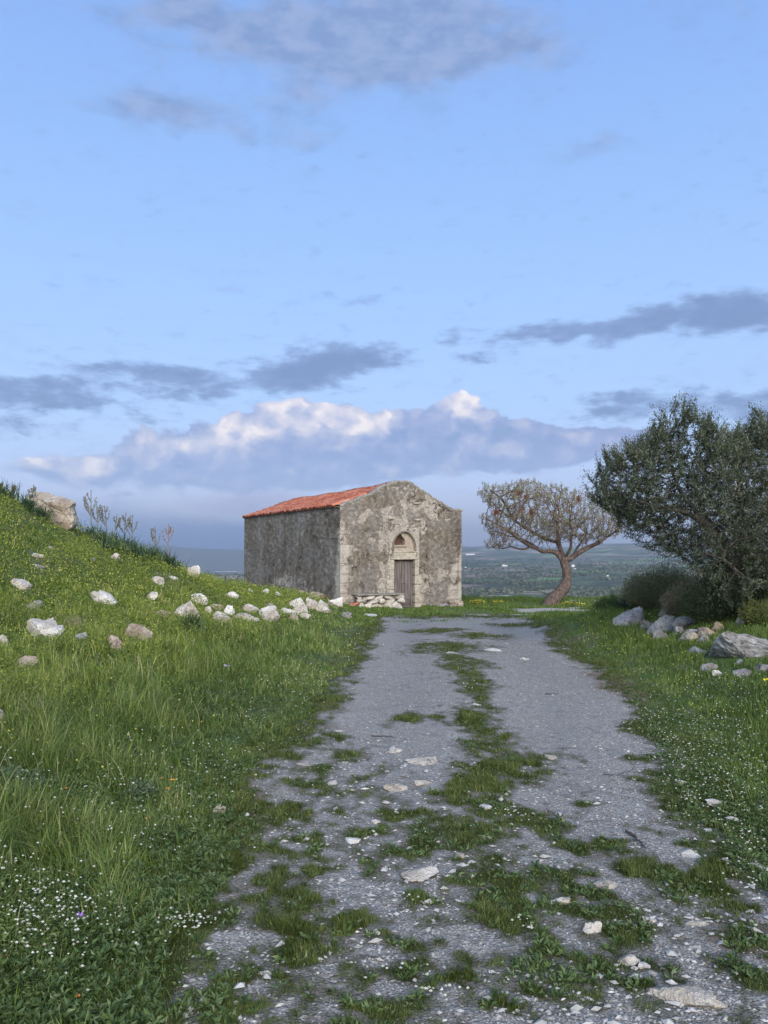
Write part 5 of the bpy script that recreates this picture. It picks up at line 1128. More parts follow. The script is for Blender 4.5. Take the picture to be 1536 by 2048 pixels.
# loose gravel
def scatter(n, px0, px1, Y0, Y1, pw, rr):
    u = rr.random(n); e = 1 - pw
    Y = (Y0**e + u * (Y1**e - Y0**e))**(1 / e) if abs(e) > 1e-6 else Y0 * (Y1 / Y0)**u
    x = (rr.uniform(px0, px1, n) - CX) / F * Y; return x, Y
rr = np.random.default_rng(3)
x, Y = scatter(150000, 180, 1620, 2.3, 16, 1.4, rr)
k = (x > xl(Y) - .15) & (x < xr(Y) + .1); x, Y = x[k], Y[k]; c = cover(x, Y); k = rr.random(len(x)) < np.clip(1.15 - c * 1.9, .02, 1); x, Y = x[k], Y[k]
xc, Yc_ = scatter(7000, 180, 1620, 2.3, 22, 1.5, rr); kc_ = (xc > xl(Yc_) - .1) & (xc < xr(Yc_) + .05) & (fbm(xc * 1.4, Yc_ * 1.4, 27., 3) > .46); xc, Yc_ = xc[kc_], Yc_[kc_]; nch = len(xc); x, Y = np.r_[x, xc], np.r_[Y, Yc_]
n = len(x); IV, IF = ICO[1]; oct_ = np.array([[1, 0, 0], [-1, 0, 0], [0, 1, 0], [0, -1, 0], [0, 0, 1], [0, 0, -1]], float); of = np.array([[0, 2, 4], [2, 1, 4], [1, 3, 4], [3, 0, 4], [2, 0, 5], [1, 2, 5], [3, 1, 5], [0, 3, 5]])
sz = np.maximum(rr.lognormal(math.log(.0042), .5, n), Y * .0007); sz = np.minimum(sz, .014); sz[n - nch:] = np.minimum(rr.lognormal(math.log(.0075), .55, nch), .028)
ang_ = rr.uniform(0, 6.28, n); st = rr.uniform(.6, 1.5, (n, 1))
base = oct_[None] * rr.uniform(.6, 1.3, (n, 6, 1)); bx = base[..., 0] * st * sz[:, None]; by = base[..., 1] / st * sz[:, None]; bz = base[..., 2] * .45 * sz[:, None]
ca, sa_ = np.cos(ang_)[:, None], np.sin(ang_)[:, None]
V = np.stack([bx * ca - by * sa_ + x[:, None], bx * sa_ + by * ca + Y[:, None], bz + (TZ(x, Y) + sz * .25)[:, None]], -1).reshape(-1, 3)
Fg = (of[None] + (np.arange(n) * 6)[:, None, None]).reshape(-1, 3)
MGR = material('loose_pebbles', lambda t, b, o: t.ramp(t.attr('rnd'), [(0, (0.11, 0.105, 0.095)), (.5, (0.21, 0.203, 0.187)), (.85, (0.30, 0.29, 0.265)), (.96, (0.36, 0.345, 0.32)), (1, (0.50, 0.48, 0.44))]), .9, .2)
tag(mesh_np('gravel', V, [Fg], MGR, attrs={'rnd': np.repeat(np.r_[rr.random(n - nch), rr.uniform(.80, .99, nch)], 6)}), 'loose grey gravel and pale chips over the track', 'gravel', kind='stuff')

# ================================================================== grass, moss, herbs
RS = np.array([(a, b, c) for a, b, c, fl in rock_spots if not fl]); RSf = np.array([(a, b, c) for a, b, c, fl in rock_spots if fl])
def rock_clear(x, Y):
    """height factor: 0 inside a rock, short in front of it"""
    f = np.ones(len(x))
    for a, b, c in RS:
        # everything on the near side of a stone stays low
        ux, uy = a / math.hypot(a, b), b / math.hypot(a, b); al = (x - a) * ux + (Y - b) * uy; ac = (x - a) * uy - (Y - b) * ux
        q = np.exp(-((ac / (c * 1.1))**4)) * ss(al, -max(.7, c * 3.2), -c * .6) * (al < c * .8); f = np.minimum(f, 1 - .68 * q)
        f = np.where((ac / (c * .9))**2 + (al / (c * .75))**2 < 1, 0, f)
    for a, b, c in RSf: f = np.where(((x - a) / (c * 1.05))**2 + ((Y - b) / (c * .9))**2 < 1, 0, f)
    return f
_u, _v = np.array([ub[0], ub[1]]), np.array([vb[0], vb[1]])
def in_chapel(x, Y):
    dx, dy_ = x - BX, Y - BY; t_ = dx * _u[0] + dy_ * _u[1]; s_ = dx * _v[0] + dy_ * _v[1]; return (t_ > .0) & (t_ < BW) & (s_ > 0.0) & (s_ < BL) | ((t_ > .45) & (t_ < 2.5) & (s_ > -.5) & (s_ < 0)) | ((t_ > 2.15) & (t_ < 3.25) & (s_ > -.32) & (s_ < 0.1))
def blades(x, Y, z, L, W_, lean, rr, segs=3, az_=None, jitter=.5):
    n = len(x); az_ = 9.0 * fbm(x * 2.2, Y * 2.2, 77., 3) + 14 * fbm(x * 7, Y * 7, 78., 2) + rr.normal(0, .75, n) if n > 2000 else rr.uniform(0, 2 * np.pi, n); ln = lean * rr.uniform(.3, 1.5, n)
    dx, dy_ = np.cos(az_), np.sin(az_); sx, sy = -dy_, dx; tw = rr.uniform(-.9, .9, n); sx, sy = sx * np.cos(tw) - sy * np.sin(tw), sx * np.sin(tw) + sy * np.cos(tw)
    V = []; 
    for k in range(segs + 1):
        t_ = k / segs; h = L * (t_ - .38 * np.minimum(ln, 1.6) * t_**2.2); off = L * ln * .62 * t_**1.7; w = W_ * (1 - t_**2.0) * .5
        cx_, cy_, cz_ = x + dx * off, Y + dy_ * off, z + h
        if k < segs: V.append(np.stack([cx_ - sx * w, cy_ - sy * w, cz_], -1)); V.append(np.stack([cx_ + sx * w, cy_ + sy * w, cz_], -1))
        else: V.append(np.stack([cx_, cy_, cz_], -1))
    m = 2 * segs + 1; V = np.stack(V, 1).reshape(-1, 3); b = np.arange(n)[:, None] * m
    q = np.concatenate([b + np.array([2 * k, 2 * k + 1, 2 * k + 3, 2 * k + 2]) for k in range(segs - 1)]) if segs > 1 else np.zeros((0, 4), int)
    tr = b + np.array([2 * segs - 2, 2 * segs - 1, 2 * segs]); return V, q, tr, m
def grass(name, label, cat, x, Y, z, L, W_, lean, mat, rnd, seed, segs=3):
    V, q, tr, m = blades(x, Y, z, L, W_, lean, np.random.default_rng(seed), segs)
    return tag(mesh_np(name, V, [q, tr], mat, attrs={'rnd': np.repeat(rnd, m)}, smooth=True), label, cat, kind='stuff')
MG1 = leafy('meadow_grass', [(0, (0.045, 0.075, 0.016)), (.35, (0.092, 0.145, 0.027)), (.65, (0.15, 0.21, 0.042)), (.88, (0.23, 0.275, 0.07)), (.95, (0.28, 0.27, 0.12)), (1, (0.38, 0.34, 0.2))], .35, .5, .3)
MG2 = leafy('mound_herbs', [(0, (0.055, 0.085, 0.016)), (.4, (0.125, 0.175, 0.027)), (.75, (0.215, 0.265, 0.042)), (.93, (0.31, 0.33, 0.07)), (1, (0.40, 0.37, 0.17))], .35, .5, .3)
MG3 = leafy('moss_turf', [(0, (0.035, 0.05, 0.013)), (.5, (0.075, 0.10, 0.022)), (.85, (0.12, 0.15, 0.035)), (1, (0.22, 0.20, 0.09))], .3, .6, .2)
MHB2 = leafy('meadow_weeds', [(0, (0.045, 0.072, 0.02)), (.5, (0.09, 0.135, 0.035)), (.85, (0.15, 0.205, 0.06)), (1, (0.19, 0.22, 0.11))], .3, .5, .3)
MHB = leafy('broad_herbs', [(0, (0.038, 0.068, 0.022)), (.5, (0.075, 0.122, 0.038)), (.85, (0.13, 0.18, 0.06)), (1, (0.15, 0.19, 0.10))], .3, .5, .35)
rr = np.random.default_rng(17)
LW = 0.00085     # narrowest blade as a share of distance
# left meadow and mound
x, Y = scatter(400000, -330, 900, 2.2, 30, .95, rr); xe, Ye = scatter(90000, -1100, -330, 2.2, 22, .8, rr); x, Y = np.r_[x, xe], np.r_[Y, Ye]
e = xl(Y) - x + .35 * (fbm(x * 2.0, Y * 1.4, 41., 4) - .5)
k = (e > 0) & ~in_chapel(x, Y) & ((Y < 26) | (x < BX + 1.0)); x, Y, e = x[k], Y[k], e[k]
k = ~((Y > 24.5) & (x > -1.3)); x, Y, e = x[k], Y[k], e[k]
f = rock_clear(x, Y); k = f > 0; x, Y, e, f = x[k], Y[k], e[k], f[k]
z = Z(x, Y); hgt = z + .023 * Y
clump = fbm(x * 1.6, Y * 1.6, 51., 4); c2 = fbm(x * 6, Y * 6, 53., 3)
mound = ss(hgt, .18, .75)
L = (.055 + .135 * ss(e, .05, 1.5)) * (1 - .50 * mound) * (.25 + 1.5 * clump) * (.35 + 1.3 * c2) * rr.lognormal(0, .33, len(x)) * (.25 + .75 * f)
L *= np.interp(Y, [0, 6, 14, 26], [.95, 1, .8, .5])
rnd = np.clip(rr.normal(.42, .2, len(x)) + (clump - .5) * 1.0 + (c2 - .5) * .5, 0, .93); st = rr.random(len(x)) < .05; rnd[st] = rr.uniform(.93, 1, st.sum())
m1 = rr.random(len(x)) > mound * .92
W_ = np.maximum(rr.lognormal(math.log(.0045), .4, len(x)), Y * LW)
k = m1 & (Y < 9); grass('tall_grass', 'tall lush green grass left of the track', 'grass', x[k], Y[k], z[k] - .01, L[k], W_[k], 1.0, MG1, rnd[k], 1, 4)
k = m1 & (Y >= 9); grass('meadow_grass', 'green grass at the foot of the mound and before the chapel', 'grass', x[k], Y[k], z[k] - .01, L[k], W_[k] * 1.1, .9, MG1, rnd[k], 2, 2)
k = ~m1; grass('mound_herbs', 'yellow-green herbs covering the grassy mound', 'herbs', x[k], Y[k], z[k] - .01, L[k] * 1.15, W_[k] * 1.35, 1.0, MG2, np.clip(rnd[k] + .06, 0, 1), 3, 2)
left = (x, Y, z, L, e, mound)
# extra fine foliage on the mound: small leaflets in cushions
rr = np.random.default_rng(18)
x, Y = scatter(230000, -330, 760, 6.5, 30, .7, rr)
e = xl(Y) - x; k = (e > .8) & ~in_chapel(x, Y); x, Y = x[k], Y[k]; z = Z(x, Y); hgt = z + .023 * Y
k = (rr.random(len(x)) < ss(hgt, .1, .6)); x, Y, z = x[k], Y[k], z[k]; f = rock_clear(x, Y); k = f > .0; x, Y, z, f = x[k], Y[k], z[k], f[k]
cl = fbm(x * 2.2, Y * 2.2, 61., 4); n = len(x)
P = np.stack([x, Y, z + rr.random(n) * (.02 + .30 * ss(cl, .35, .7)**1.3) * f], -1); d = rr.normal(size=(n, 3)) * np.array([1, 1, .5]) + np.array([0, 0, .35])
v, fc, rn = leaves(P, d, np.maximum(.022, Y * .0022), np.maximum(.012, Y * .0013), 5)
tag(mesh_np('leafy_ground_cover', v, [fc], MG2, attrs={'rnd': np.clip(rn * .55 + np.repeat(ss(cl, .3, .7), 4) * .4, 0, 1)}), 'bushy leaf cushions on the slope of the mound', 'ground cover', kind='stuff')
rr = np.random.default_rng(28)
x, Y = scatter(200000, -330, 760, 2.2, 12, 1.0, rr); e = xl(Y) - x + .5 * (fbm(x * 2.5, Y * 1.6, 24., 3) - .5); cl = fbm(x * 2.6, Y * 2.6, 63., 4); k = (e > 0) & (rr.random(len(x)) < .25 + .9 * ss(cl, .40, .62)); x, Y, e, cl = x[k], Y[k], e[k], cl[k]; f = rock_clear(x, Y); k = f > .05; x, Y, e, cl, f = x[k], Y[k], e[k], cl[k], f[k]; n = len(x)
P = np.stack([x, Y, Z(x, Y) + rr.random(n)**1.5 * (.02 + .15 * ss(e, 0, 1.2) * ss(cl, .3, .65)) * f], -1); d = rr.normal(size=(n, 3)) * np.array([1, 1, .5]) + np.array([0, 0, .3])
v, fc, rn = leaves(P, d, rr.lognormal(math.log(.017), .35, n), np.maximum(rr.lognormal(math.log(.008), .3, n), Y * .0011), 6)
tag(mesh_np('leafy_ground_cover', v, [fc], MHB2, attrs={'rnd': np.clip(rn * .5 + np.repeat(ss(cl, .3, .7), 4) * .45, 0, 1)}), 'small-leaved weeds woven through the grass left of the track', 'ground cover', kind='stuff')
# right verge
rr = np.random.default_rng(19)
x, Y = scatter(230000, 900, 1800, 2.8, 25, .95, rr); xe, Ye = scatter(110000, 1800, 2900, 1.6, 16, .8, rr); x, Y = np.r_[x, xe], np.r_[Y, Ye]
e = x - xr(Y) + .35 * (fbm(x * 2.0, Y * 1.4, 43., 4) - .5); k = (e > 0) & (x < 11); x, Y, e = x[k], Y[k], e[k]
f = rock_clear(x, Y); k = f > 0; x, Y, e, f = x[k], Y[k], e[k], f[k]; z = Z(x, Y)
clump = fbm(x * 1.8, Y * 1.8, 55., 4); c2 = fbm(x * 6, Y * 6, 57., 3)
L = (.03 + .13 * ss(e, .1, 1.4)) * (.35 + 1.3 * clump) * (.6 + .8 * c2) * rr.uniform(.6, 1.3, len(x)) * (.35 + .65 * f) * np.interp(Y, [3, 6, 10], [.4, .8, 1])
rnd = np.clip(rr.normal(.38, .18, len(x)) + (clump - .5) * .7, 0, .92)
grass('verge_grass', 'fresh green grass between the track and the outcrop', 'grass', x, Y, z - .01, L, np.maximum(rr.uniform(.0035, .007, len(x)), Y * LW), .6, MG1, rnd, 4, 3)
right = (x, Y, z, L, e)
# moss and short turf on the track
rr = np.random.default_rng(20)
x, Y = scatter(900000, 150, 1700, 2.2, 25, 1.2, rr); k = (x > xl(Y) - .35) & (x < xr(Y) + .35); x, Y = x[k], Y[k]
c = cover(x, Y); k = rr.random(len(x)) < ss(c, .34, .90) * (.40 + .60 * ss(c, .55, .95)); x, Y, c = x[k], Y[k], c[k]; f = rock_clear(x, Y); k = f > 0; x, Y, c = x[k], Y[k], c[k]
tall = ss(fbm(x * 2.4, Y * 2.0, 71., 3), .52, .72) * ss(c, .6, .95)
L = (.010 + .014 * c + .036 * tall) * rr.uniform(.5, 1.4, len(x)); L = np.maximum(L, Y * .0016)
rnd = np.clip(rr.normal(.42, .2, len(x)) + .35 * (fbm(x * 5, Y * 5, 72., 3) - .5) + .1 * tall, 0, 1); dry = rr.random(len(x)) < .03; rnd[dry] = 1
grass('moss', 'low dark green moss and turf patches on the track', 'moss', x, Y, TZ(x, Y) - .003, L, np.maximum(rr.uniform(.0018, .004, len(x)), Y * .0009), .8, MG3, rnd, 5, 2)
# plateau turf beyond the end of the track
rr = np.random.default_rng(22)
n = 130000; Y = rr.uniform(21.5, 40, n); x = (rr.uniform(480, 1330, n) - CX) / F * Y
k = ~in_chapel(x, Y) & ~((Y < 26) & (x < -1.2)) & ~((x > 4.4) & (Y < 23)); x, Y = x[k], Y[k]; pm = pale_mask(x, Y); nn = fbm(x * 1.2, Y * 1.2, 81., 4)
trk = (Y < 24.6) & (x > xl(Y)) & (x < xr(Y)); keep = rr.random(len(x)) < np.where(trk, .25, 1) * ss(nn - pm * .62, .08, .40); x, Y, nn = x[keep], Y[keep], nn[keep]
f = rock_clear(x, Y); k = f > 0; x, Y, nn, f = x[k], Y[k], nn[k], f[k]; dd_ = (x - BX) * _v[0] + (Y - BY) * _v[1]
L = (.03 + .10 * ss(nn, .4, .7) + .10 * ss(Y, 33, 37)) * rr.uniform(.6, 1.4, len(x)); L = np.where(f < .9, L * .5, L)
grass('plateau_turf', 'short green turf around the chapel and the leaning pine', 'grass', x, Y, Z(x, Y) - .005, L, .028, .7, MG1, np.clip(rr.normal(.42, .18, len(x)), 0, .95), 6, 2)

# broad-leaved herbs (rosettes and clover) near the camera
rr = np.random.default_rng(23)
def rosettes(n, px0, px1, Y0, Y1, cond, hgt, ls, seed):
    r2 = np.random.default_rng(seed); x, Y = scatter(n, px0, px1, Y0, Y1, 1.1, r2); k = cond(x, Y); x, Y = x[k], Y[k]; f = rock_clear(x, Y); k = f > .2; x, Y = x[k], Y[k]
    m = 7; n = len(x); a = r2.uniform(0, 6.28, (n, m)); up = r2.uniform(.15, .9, (n, m)); X = np.repeat(x, m); YY = np.repeat(Y, m); zb = np.repeat(TZ(x, Y) + hgt * r2.random(n), m)
    d = np.stack([np.cos(a).ravel(), np.sin(a).ravel(), up.ravel()], -1); s = r2.uniform(*ls, n * m) * np.repeat(r2.uniform(.6, 1.3, n), m)
    P = np.stack([X, YY, zb], -1) + d * s[:, None] * .2; v, fc, rn = leaves(P, d, s, s * .42, seed, .25); return v, fc, np.clip(rn * .5 + np.repeat(np.repeat(r2.random(n), m), 4) * .5, 0, 1)
a1 = rosettes(15000, -100, 800, 2.2, 10, lambda x, Y: (xl(Y) - x + .5 * (fbm(x * 2.5, Y * 1.6, 24., 3) - .5) > 0) & (rr.random(len(x)) < .35 + .65 * ss(fbm(x * 1.7, Y * 1.7, 25., 3), .4, .6)), .07, (.010, .034), 31)
a2_ = rosettes(9000, 1200, 1750, 3.0, 10, lambda x, Y: (x - xr(Y) > -.1), .03, (.010, .03), 32)
a3 = rosettes(6000, 200, 1600, 2.2, 8, lambda x, Y: (cover(x, Y) > .72) & (x > xl(Y)) & (x < xr(Y)), .01, (.012, .034), 33)
V = np.concatenate([a1[0], a2_[0], a3[0]]); Fc = np.concatenate([a1[1], a2_[1] + len(a1[0]), a3[1] + len(a1[0]) + len(a2_[0])])
tag(mesh_np('broad_leaved_herbs', V, [Fc], MHB, attrs={'rnd': np.r_[a1[2], a2_[2], a3[2]]}), 'broad-leaved herbs and clover leaves beside and on the track', 'herbs', kind='stuff')
# grey-green silvery weeds on the strip
shr = [(880, 1672, 'silvery grey-green weed tuft in the big moss patch', .26, .05), (850, 1650, 'small silvery weed at the edge of the big moss patch', .14, .045), (945, 1690, 'leafy green weed right of the silvery tuft', .22, .05),
       (1105, 1822, 'dark leafy weed beside the angular white stone', .16, .05), (1075, 1962, 'tall bright grass tuft in the nearest moss patch', .16, .06), (30, 1590, 'blue-green feathery plant at the left photo edge', .24, .17), (280, 1600, 'dark green feathery plant in the tall grass', .12, .14)]
for px, py, lb, w_, h_ in shr:
    X_, Yv, z0 = at(px, py); sil = 'silvery' in lb or 'feathery' in lb
    shrub('weed_tuft', lb, 'weed', px, py, Yv, w_, h_, w_ * .8, 60, 900 if w_ > .15 else 500, leafy('silver_leaves', [(0, (0.07, 0.11, 0.06)), (1, (0.15, 0.20, 0.12))], .2) if (sil and 'silver_leaves' not in bpy.data.materials) else bpy.data.materials['silver_leaves'] if sil else MHB, int(px), (.018, .034), .010, MHB, .8, flat=.3)

# flower heads
def heads(x, Y, z, s, rr, squash=.8):
    n = len(x); b = oct_[None] * rr.uniform(.8, 1.15, (n, 6, 1)); V = b * s[:, None, None] * np.array([1, 1, squash]) + np.stack([x, Y, z], -1)[:, None]
    return V.reshape(-1, 3), (of[None] + (np.arange(n) * 6)[:, None, None]).reshape(-1, 3), np.repeat(rr.random(n), 6)
MWF = leafy('clover_white', [(0, (0.26, 0.27, 0.20)), (.6, (0.42, 0.42, 0.36)), (1, (0.60, 0.58, 0.53))], .2)
rr = np.random.default_rng(29)
CLU = [(590, 1385, 55, 35, 1), (640, 1360, 40, 20, .6), (500, 1460, 60, 30, .5), (130, 1885, 120, 60, .5), (60, 1930, 90, 80, .35), (370, 1870, 60, 25, .8), (330, 1600, 120, 80, .25), (450, 1560, 90, 60, .3), (1280, 1440, 60, 22, .9), (1390, 1510, 90, 45, .9), (1480, 1580, 80, 60, .7), (1330, 1490, 60, 30, .6),
       (1300, 1400, 120, 40, .35), (1450, 1450, 120, 60, .5), (1500, 1680, 60, 60, .5), (1010, 1635, 30, 10, .6), (1150, 1310, 60, 20, .3), (1060, 1860, 40, 15, .2), (800, 1805, 40, 10, .5), (880, 2000, 40, 14, .5), (930, 1375, 30, 10, .6), (700, 1300, 60, 25, .3), (650, 1260, 120, 25, .25), (250, 1700, 120, 60, .2), (60, 1650, 90, 80, .15), (1400, 1600, 80, 60, .4), (1500, 1780, 50, 60, .3), (780, 1950, 90, 30, .2)]
XS = []; YS = []
for px, py, rx, ry, d in CLU:
    n = int(d * rx * ry * .12 * .30) + 6; a = px + rx * rr.normal(0, .6, n); b = py + ry * rr.normal(0, .6, n)
    for i in range(n):
        Yv = max(2.3, EYE / max(.045, (b[i] - HY) / F - .020)); XS.append((a[i] - CX) / F * Yv); YS.append(Yv)
x = np.array(XS); Y = np.array(YS); k = rock_clear(x, Y) > 0; x, Y = x[k], Y[k]; n = len(x)
inl = np.maximum(xl(Y) - x, x - xr(Y)); hh = np.where(inl > 0, .05 + .12 * ss(inl, 0, 1.0), .03) * rr.uniform(.8, 1.35, n)
# far ones are smaller in number; size in metres
V, Fw, rn = heads(x, Y, TZ(x, Y) + hh, np.maximum(rr.uniform(.0045, .0085, n), Y * .00085), rr)
tag(mesh_np('clover_flowers', V, [Fw], MWF, attrs={'rnd': rn}), 'small white clover heads sprinkled over grass and track edges', 'clover flowers', kind='stuff')
sv, sq, stt, m_ = blades(x, Y, TZ(x, Y) - .01, hh, np.maximum(.0018, Y * .0004), .02, rr, 1)
tag(mesh_np('clover_stalks', sv, [stt], MHB, attrs={'rnd': np.full(len(sv), .5)}), 'thin green stalks under the white clover heads', 'clover stalks', kind='stuff')
# yellow flowers over the mound
rr = np.random.default_rng(30)
x, Y = scatter(17000, -100, 760, 5, 30, .6, rr); z = Z(x, Y); h_ = z + .023 * Y; e = xl(Y) - x
p_ = ss(h_, .25, 1.2) * ss(fbm(x * 1.1, Y * 1.1, 91., 4), .42, .62) + .06 * (e > .5); k = (rr.random(len(x)) < p_) & (e > .3) & ~in_chapel(x, Y); x, Y, z = x[k], Y[k], z[k]; f = rock_clear(x, Y); k = f > .6; x, Y, z = x[k], Y[k], z[k]; n = len(x)
V, Fw, rn = heads(x, Y, z + rr.uniform(.05, .20, n), np.maximum(.008, Y * .00085) * rr.uniform(.6, 1.3, n), rr, 1.0)
x2, Y2 = scatter(2600, 1150, 1700, 5, 20, .6, rr); z2 = Z(x2, Y2); k = (x2 - xr(Y2) > .3) & (rr.random(len(x2)) < .25 + .75 * (fbm(x2, Y2, 3., 3) > .55)); x2, Y2, z2 = x2[k], Y2[k], z2[k]
V2, F2, rn2 = heads(x2, Y2, z2 + rr.uniform(.05, .16, len(x2)), np.maximum(.006, Y2 * .0008), rr, 1.0)
tag(mesh_np('yellow_wildflowers', np.r_[V, V2], [np.r_[Fw, F2 + len(V)]], leafy('wood_sorrel_yellow', [(0, (0.28, 0.30, 0.05)), (1, (0.58, 0.57, 0.12))], .3), attrs={'rnd': np.r_[rn, rn2]}), 'tiny yellow wildflowers over the mound and the right verge', 'wildflowers', kind='stuff')
# single flowers
def flower(name, label, px, py, h, s, mat, cat='flower', group=None, cup=False, drop=0.0):
    X_, Yv, z0 = at(px, py + h / 3 * F / 3)
    # head at the photo pixel, foot on the ground straight below
    for _ in range(30):
        zc = EYE - (py - HY) / F * Yv; g = z1((px - CX) / F * Yv, Yv)
        if zc - g > h: Yv *= 1.01
        else: break
    X_ = (px - CX) / F * Yv; g = z1(X_, Yv); zc = EYE - (py - HY) / F * Yv
    zc = max(zc, g + .03); root = empty(name, (X_, Yv, g)); tag(root, label, cat, group); H = zc - g
    v, f = tube([(0, 0, -.01), (.004, 0, H * .5), (0, 0, H)], [.0016, .0015, .0013], 4); mesh_np('stem', v, [f], MHB, root, {'rnd': np.full(len(v), .5)})
    m = 6; a = np.arange(m) / m * 6.283; up = 1.6 if cup else .35
    P = np.stack([np.cos(a) * s * .12, np.sin(a) * s * .12, np.full(m, H)], -1); d = np.stack([np.cos(a), np.sin(a), np.full(m, up)], -1); v, f, rn = leaves(P, d, s * (1.4 if cup else .75), s * .55, int(px), -.1 if cup else .0)
    mesh_np('petals', v, [f], mat, root, {'rnd': rn}); return root
MPU = leafy('violet_petals', [(0, (0.36, 0.14, 0.72)), (1, (0.50, 0.24, 0.85))], .3); MOR = leafy('orange_petals', [(0, (0.75, 0.22, 0.05)), (1, (0.85, 0.40, 0.08))], .2); MYE = leafy('bright_yellow_petals', [(0, (0.80, 0.55, 0.02)), (1, (0.88, 0.68, 0.04))], .2)
MLI = leafy('lilac_petals', [(0, (0.34, 0.30, 0.42)), (1, (0.42, 0.38, 0.50))], .2)
flower('violet_flower', 'single violet flower in the grass above the white clover', 158, 1838, .09, .022, MPU, cup=True)
flower('yellow_flower', 'bright golden yellow flower at the right photo edge', 1534, 1360, .22, .05, MYE)
flower('lilac_flower', 'pale lilac flower head alone in the tall grass', 454, 1332, .22, .05, MLI)
for px, py in [(8, 1912), (65, 1885), (58, 1895), (85, 1892), (60, 1950), (22, 1833), (84, 1484), (130, 1577), (142, 1512), (190, 1512), (208, 1468), (220, 1518), (283, 1572), (323, 1557), (335, 1577), (132, 1515), (143, 1598), (268, 1643), (296, 1637), (345, 1560), (278, 1520), (155, 1992)]:
    flower('orange_flower', 'small orange flower in the tall grass on the left', px, py, .10, .020 if py < 1700 else .013, MOR, 'flower', 'small orange flowers in the left grass')
# asphodels along the crest
MAS = leafy('asphodel_stalk', [(0, (0.09, 0.095, 0.065)), (1, (0.24, 0.22, 0.17))], .1)
MAP = leafy('asphodel_pink', [(0, (0.17, 0.11, 0.08)), (1, (0.34, 0.24, 0.19))], .1)
def asphodel(label, px, ytop, ybase, Yv, spread, mat, seed, lv=46, side=6):
    rr = np.random.default_rng(seed); X_ = (px - CX) / F * Yv; g = z1(X_, Yv); ztop = EYE - (ytop - HY) / F * Yv; H = max(.3, ztop - g); root = empty('asphodel', (X_, Yv, g)); tag(root, label, 'plant')
    parts = []; fl = []; k = np.linspace(0, 1, 6)[:, None]; lx = rr.uniform(-.08, .08); main = np.hstack([lx * k**2, 0 * k, H * k]); parts.append(tube(main, np.linspace(.013, .006, 6), 5)); tips_ = [main]
    for i in range(side):
        s = rr.uniform(.38, .8); p0 = main[0] + (main[-1] - main[0]) * s; a = rr.choice([-1, 1]); ln = H * (1 - s) * rr.uniform(.6, .9); q = np.array([a * ln * .35, rr.uniform(-.1, .1) * ln, ln * .9])
        c = np.stack([p0, p0 + q * np.array([.75, 1, .45]), p0 + q]); parts.append(tube(c, [.008, .006, .004], 4)); tips_.append(c)
    for c in tips_:
        m = 26; t_ = rr.uniform(.55 if len(c) > 3 else .2, 1.0, m)[:, None] * (len(c) - 1); j = np.minimum(t_.astype(int)[:, 0], len(c) - 2); fl.append(c[j] + (c[j + 1] - c[j]) * (t_ - j[:, None]))
    V, Fc = join(parts); mesh_np('stalk', V, [Fc], mat, root, {'rnd': np.full(len(V), .3)})
    P = np.concatenate(fl); v, f, rn = leaves(P, rr.normal(size=P.shape) * .55 + np.array([0, 0, .6]), .045, .016, seed); tag(mesh_np('flower_buds', v, [f], mat, root, {'rnd': rn}), kind='stuff')
    n = lv; a = rr.uniform(0, 6.28, n); Vb, qb, tb, m = blades(rr.normal(0, .06, n), rr.normal(0, .06, n), np.full(n, -.02), rr.uniform(.28, .6, n), np.full(n, .022), .75, rr, 4); mesh_np('leaves', Vb, [qb, tb], ML_dk2, root, {'rnd': np.repeat(rr.random(n), m)}); return root
ML_dk2 = leafy('asphodel_leaves', [(0, (0.025, 0.055, 0.025)), (.7, (0.05, 0.09, 0.04)), (1, (0.09, 0.13, 0.06))], .25)
for a in [('tallest asphodel on the crest, just right of the boulder', 182, 982, 1060, 17.6, .2, MAS, 1), ('second asphodel right of the boulder, slightly shorter', 196, 1002, 1066, 17.8, .2, MAS, 2), ('pale asphodel leaning right of the two tall ones by the boulder', 214, 1010, 1070, 18, .2, MAS, 3),
          ('short dark asphodel low on the crest between the two groups', 228, 1030, 1080, 18.3, .2, MAS, 4), ('asphodel with three branches in the middle of the crest', 248, 1024, 1085, 18.6, .2, MAS, 5), ('asphodel at the right of the middle crest group', 264, 1030, 1092, 18.8, .2, MAS, 6),
          ('pinkish-brown asphodel, last one down the crest', 336, 1047, 1110, 20.0, .2, MAP, 7, 90), ('thin grey asphodel beside the pinkish-brown one', 312, 1052, 1105, 19.6, .2, MAS, 8, 90), ('asphodel just left of the boulder', 62, 972, 1015, 16.8, .2, MAS, 9), ('asphodel with dark buds near the photo edge on the crest', 22, 970, 1010, 16.4, .2, MAS, 10),
          ('small asphodel at the very edge of the photo on the crest', 4, 975, 1005, 16.2, .2, MAS, 11)]: asphodel(*a)
# long-leaved tufts
def tuft(label, px, py, Yv, n, L0, seed, mat, wid=.02, name='grass_tuft', spread=.12, lean=.9):
    rr = np.random.default_rng(seed); spread = spread * .6
    if Yv is None: X_, Yv, g = at(px, py)
    X_ = (px - CX) / F * Yv; g = z1(X_, Yv); V, q, tr, m = blades(rr.normal(0, spread, n), rr.normal(0, spread, n), np.full(n, -.02), rr.uniform(.5, 1.1, n) * L0, np.full(n, wid), lean, rr, 5)
    o = mesh_np(name, V, [q, tr], mat, None, {'rnd': np.repeat(rr.random(n), m)}, True); o.location = (X_, Yv, g); return tag(o, label, 'grass tuft')
tuft('dark strap-leaved tuft below the long slanting stone', 385, 1262, None, 130, .45, 1, ML_dk2)
tuft('dark strap-leaved tuft on the mound under the boulder', 55, 1052, 16.2, 120, .5, 2, ML_dk2)
tuft('dark strap-leaved tuft right of the one under the boulder', 85, 1068, 16.2, 110, .5, 3, ML_dk2)
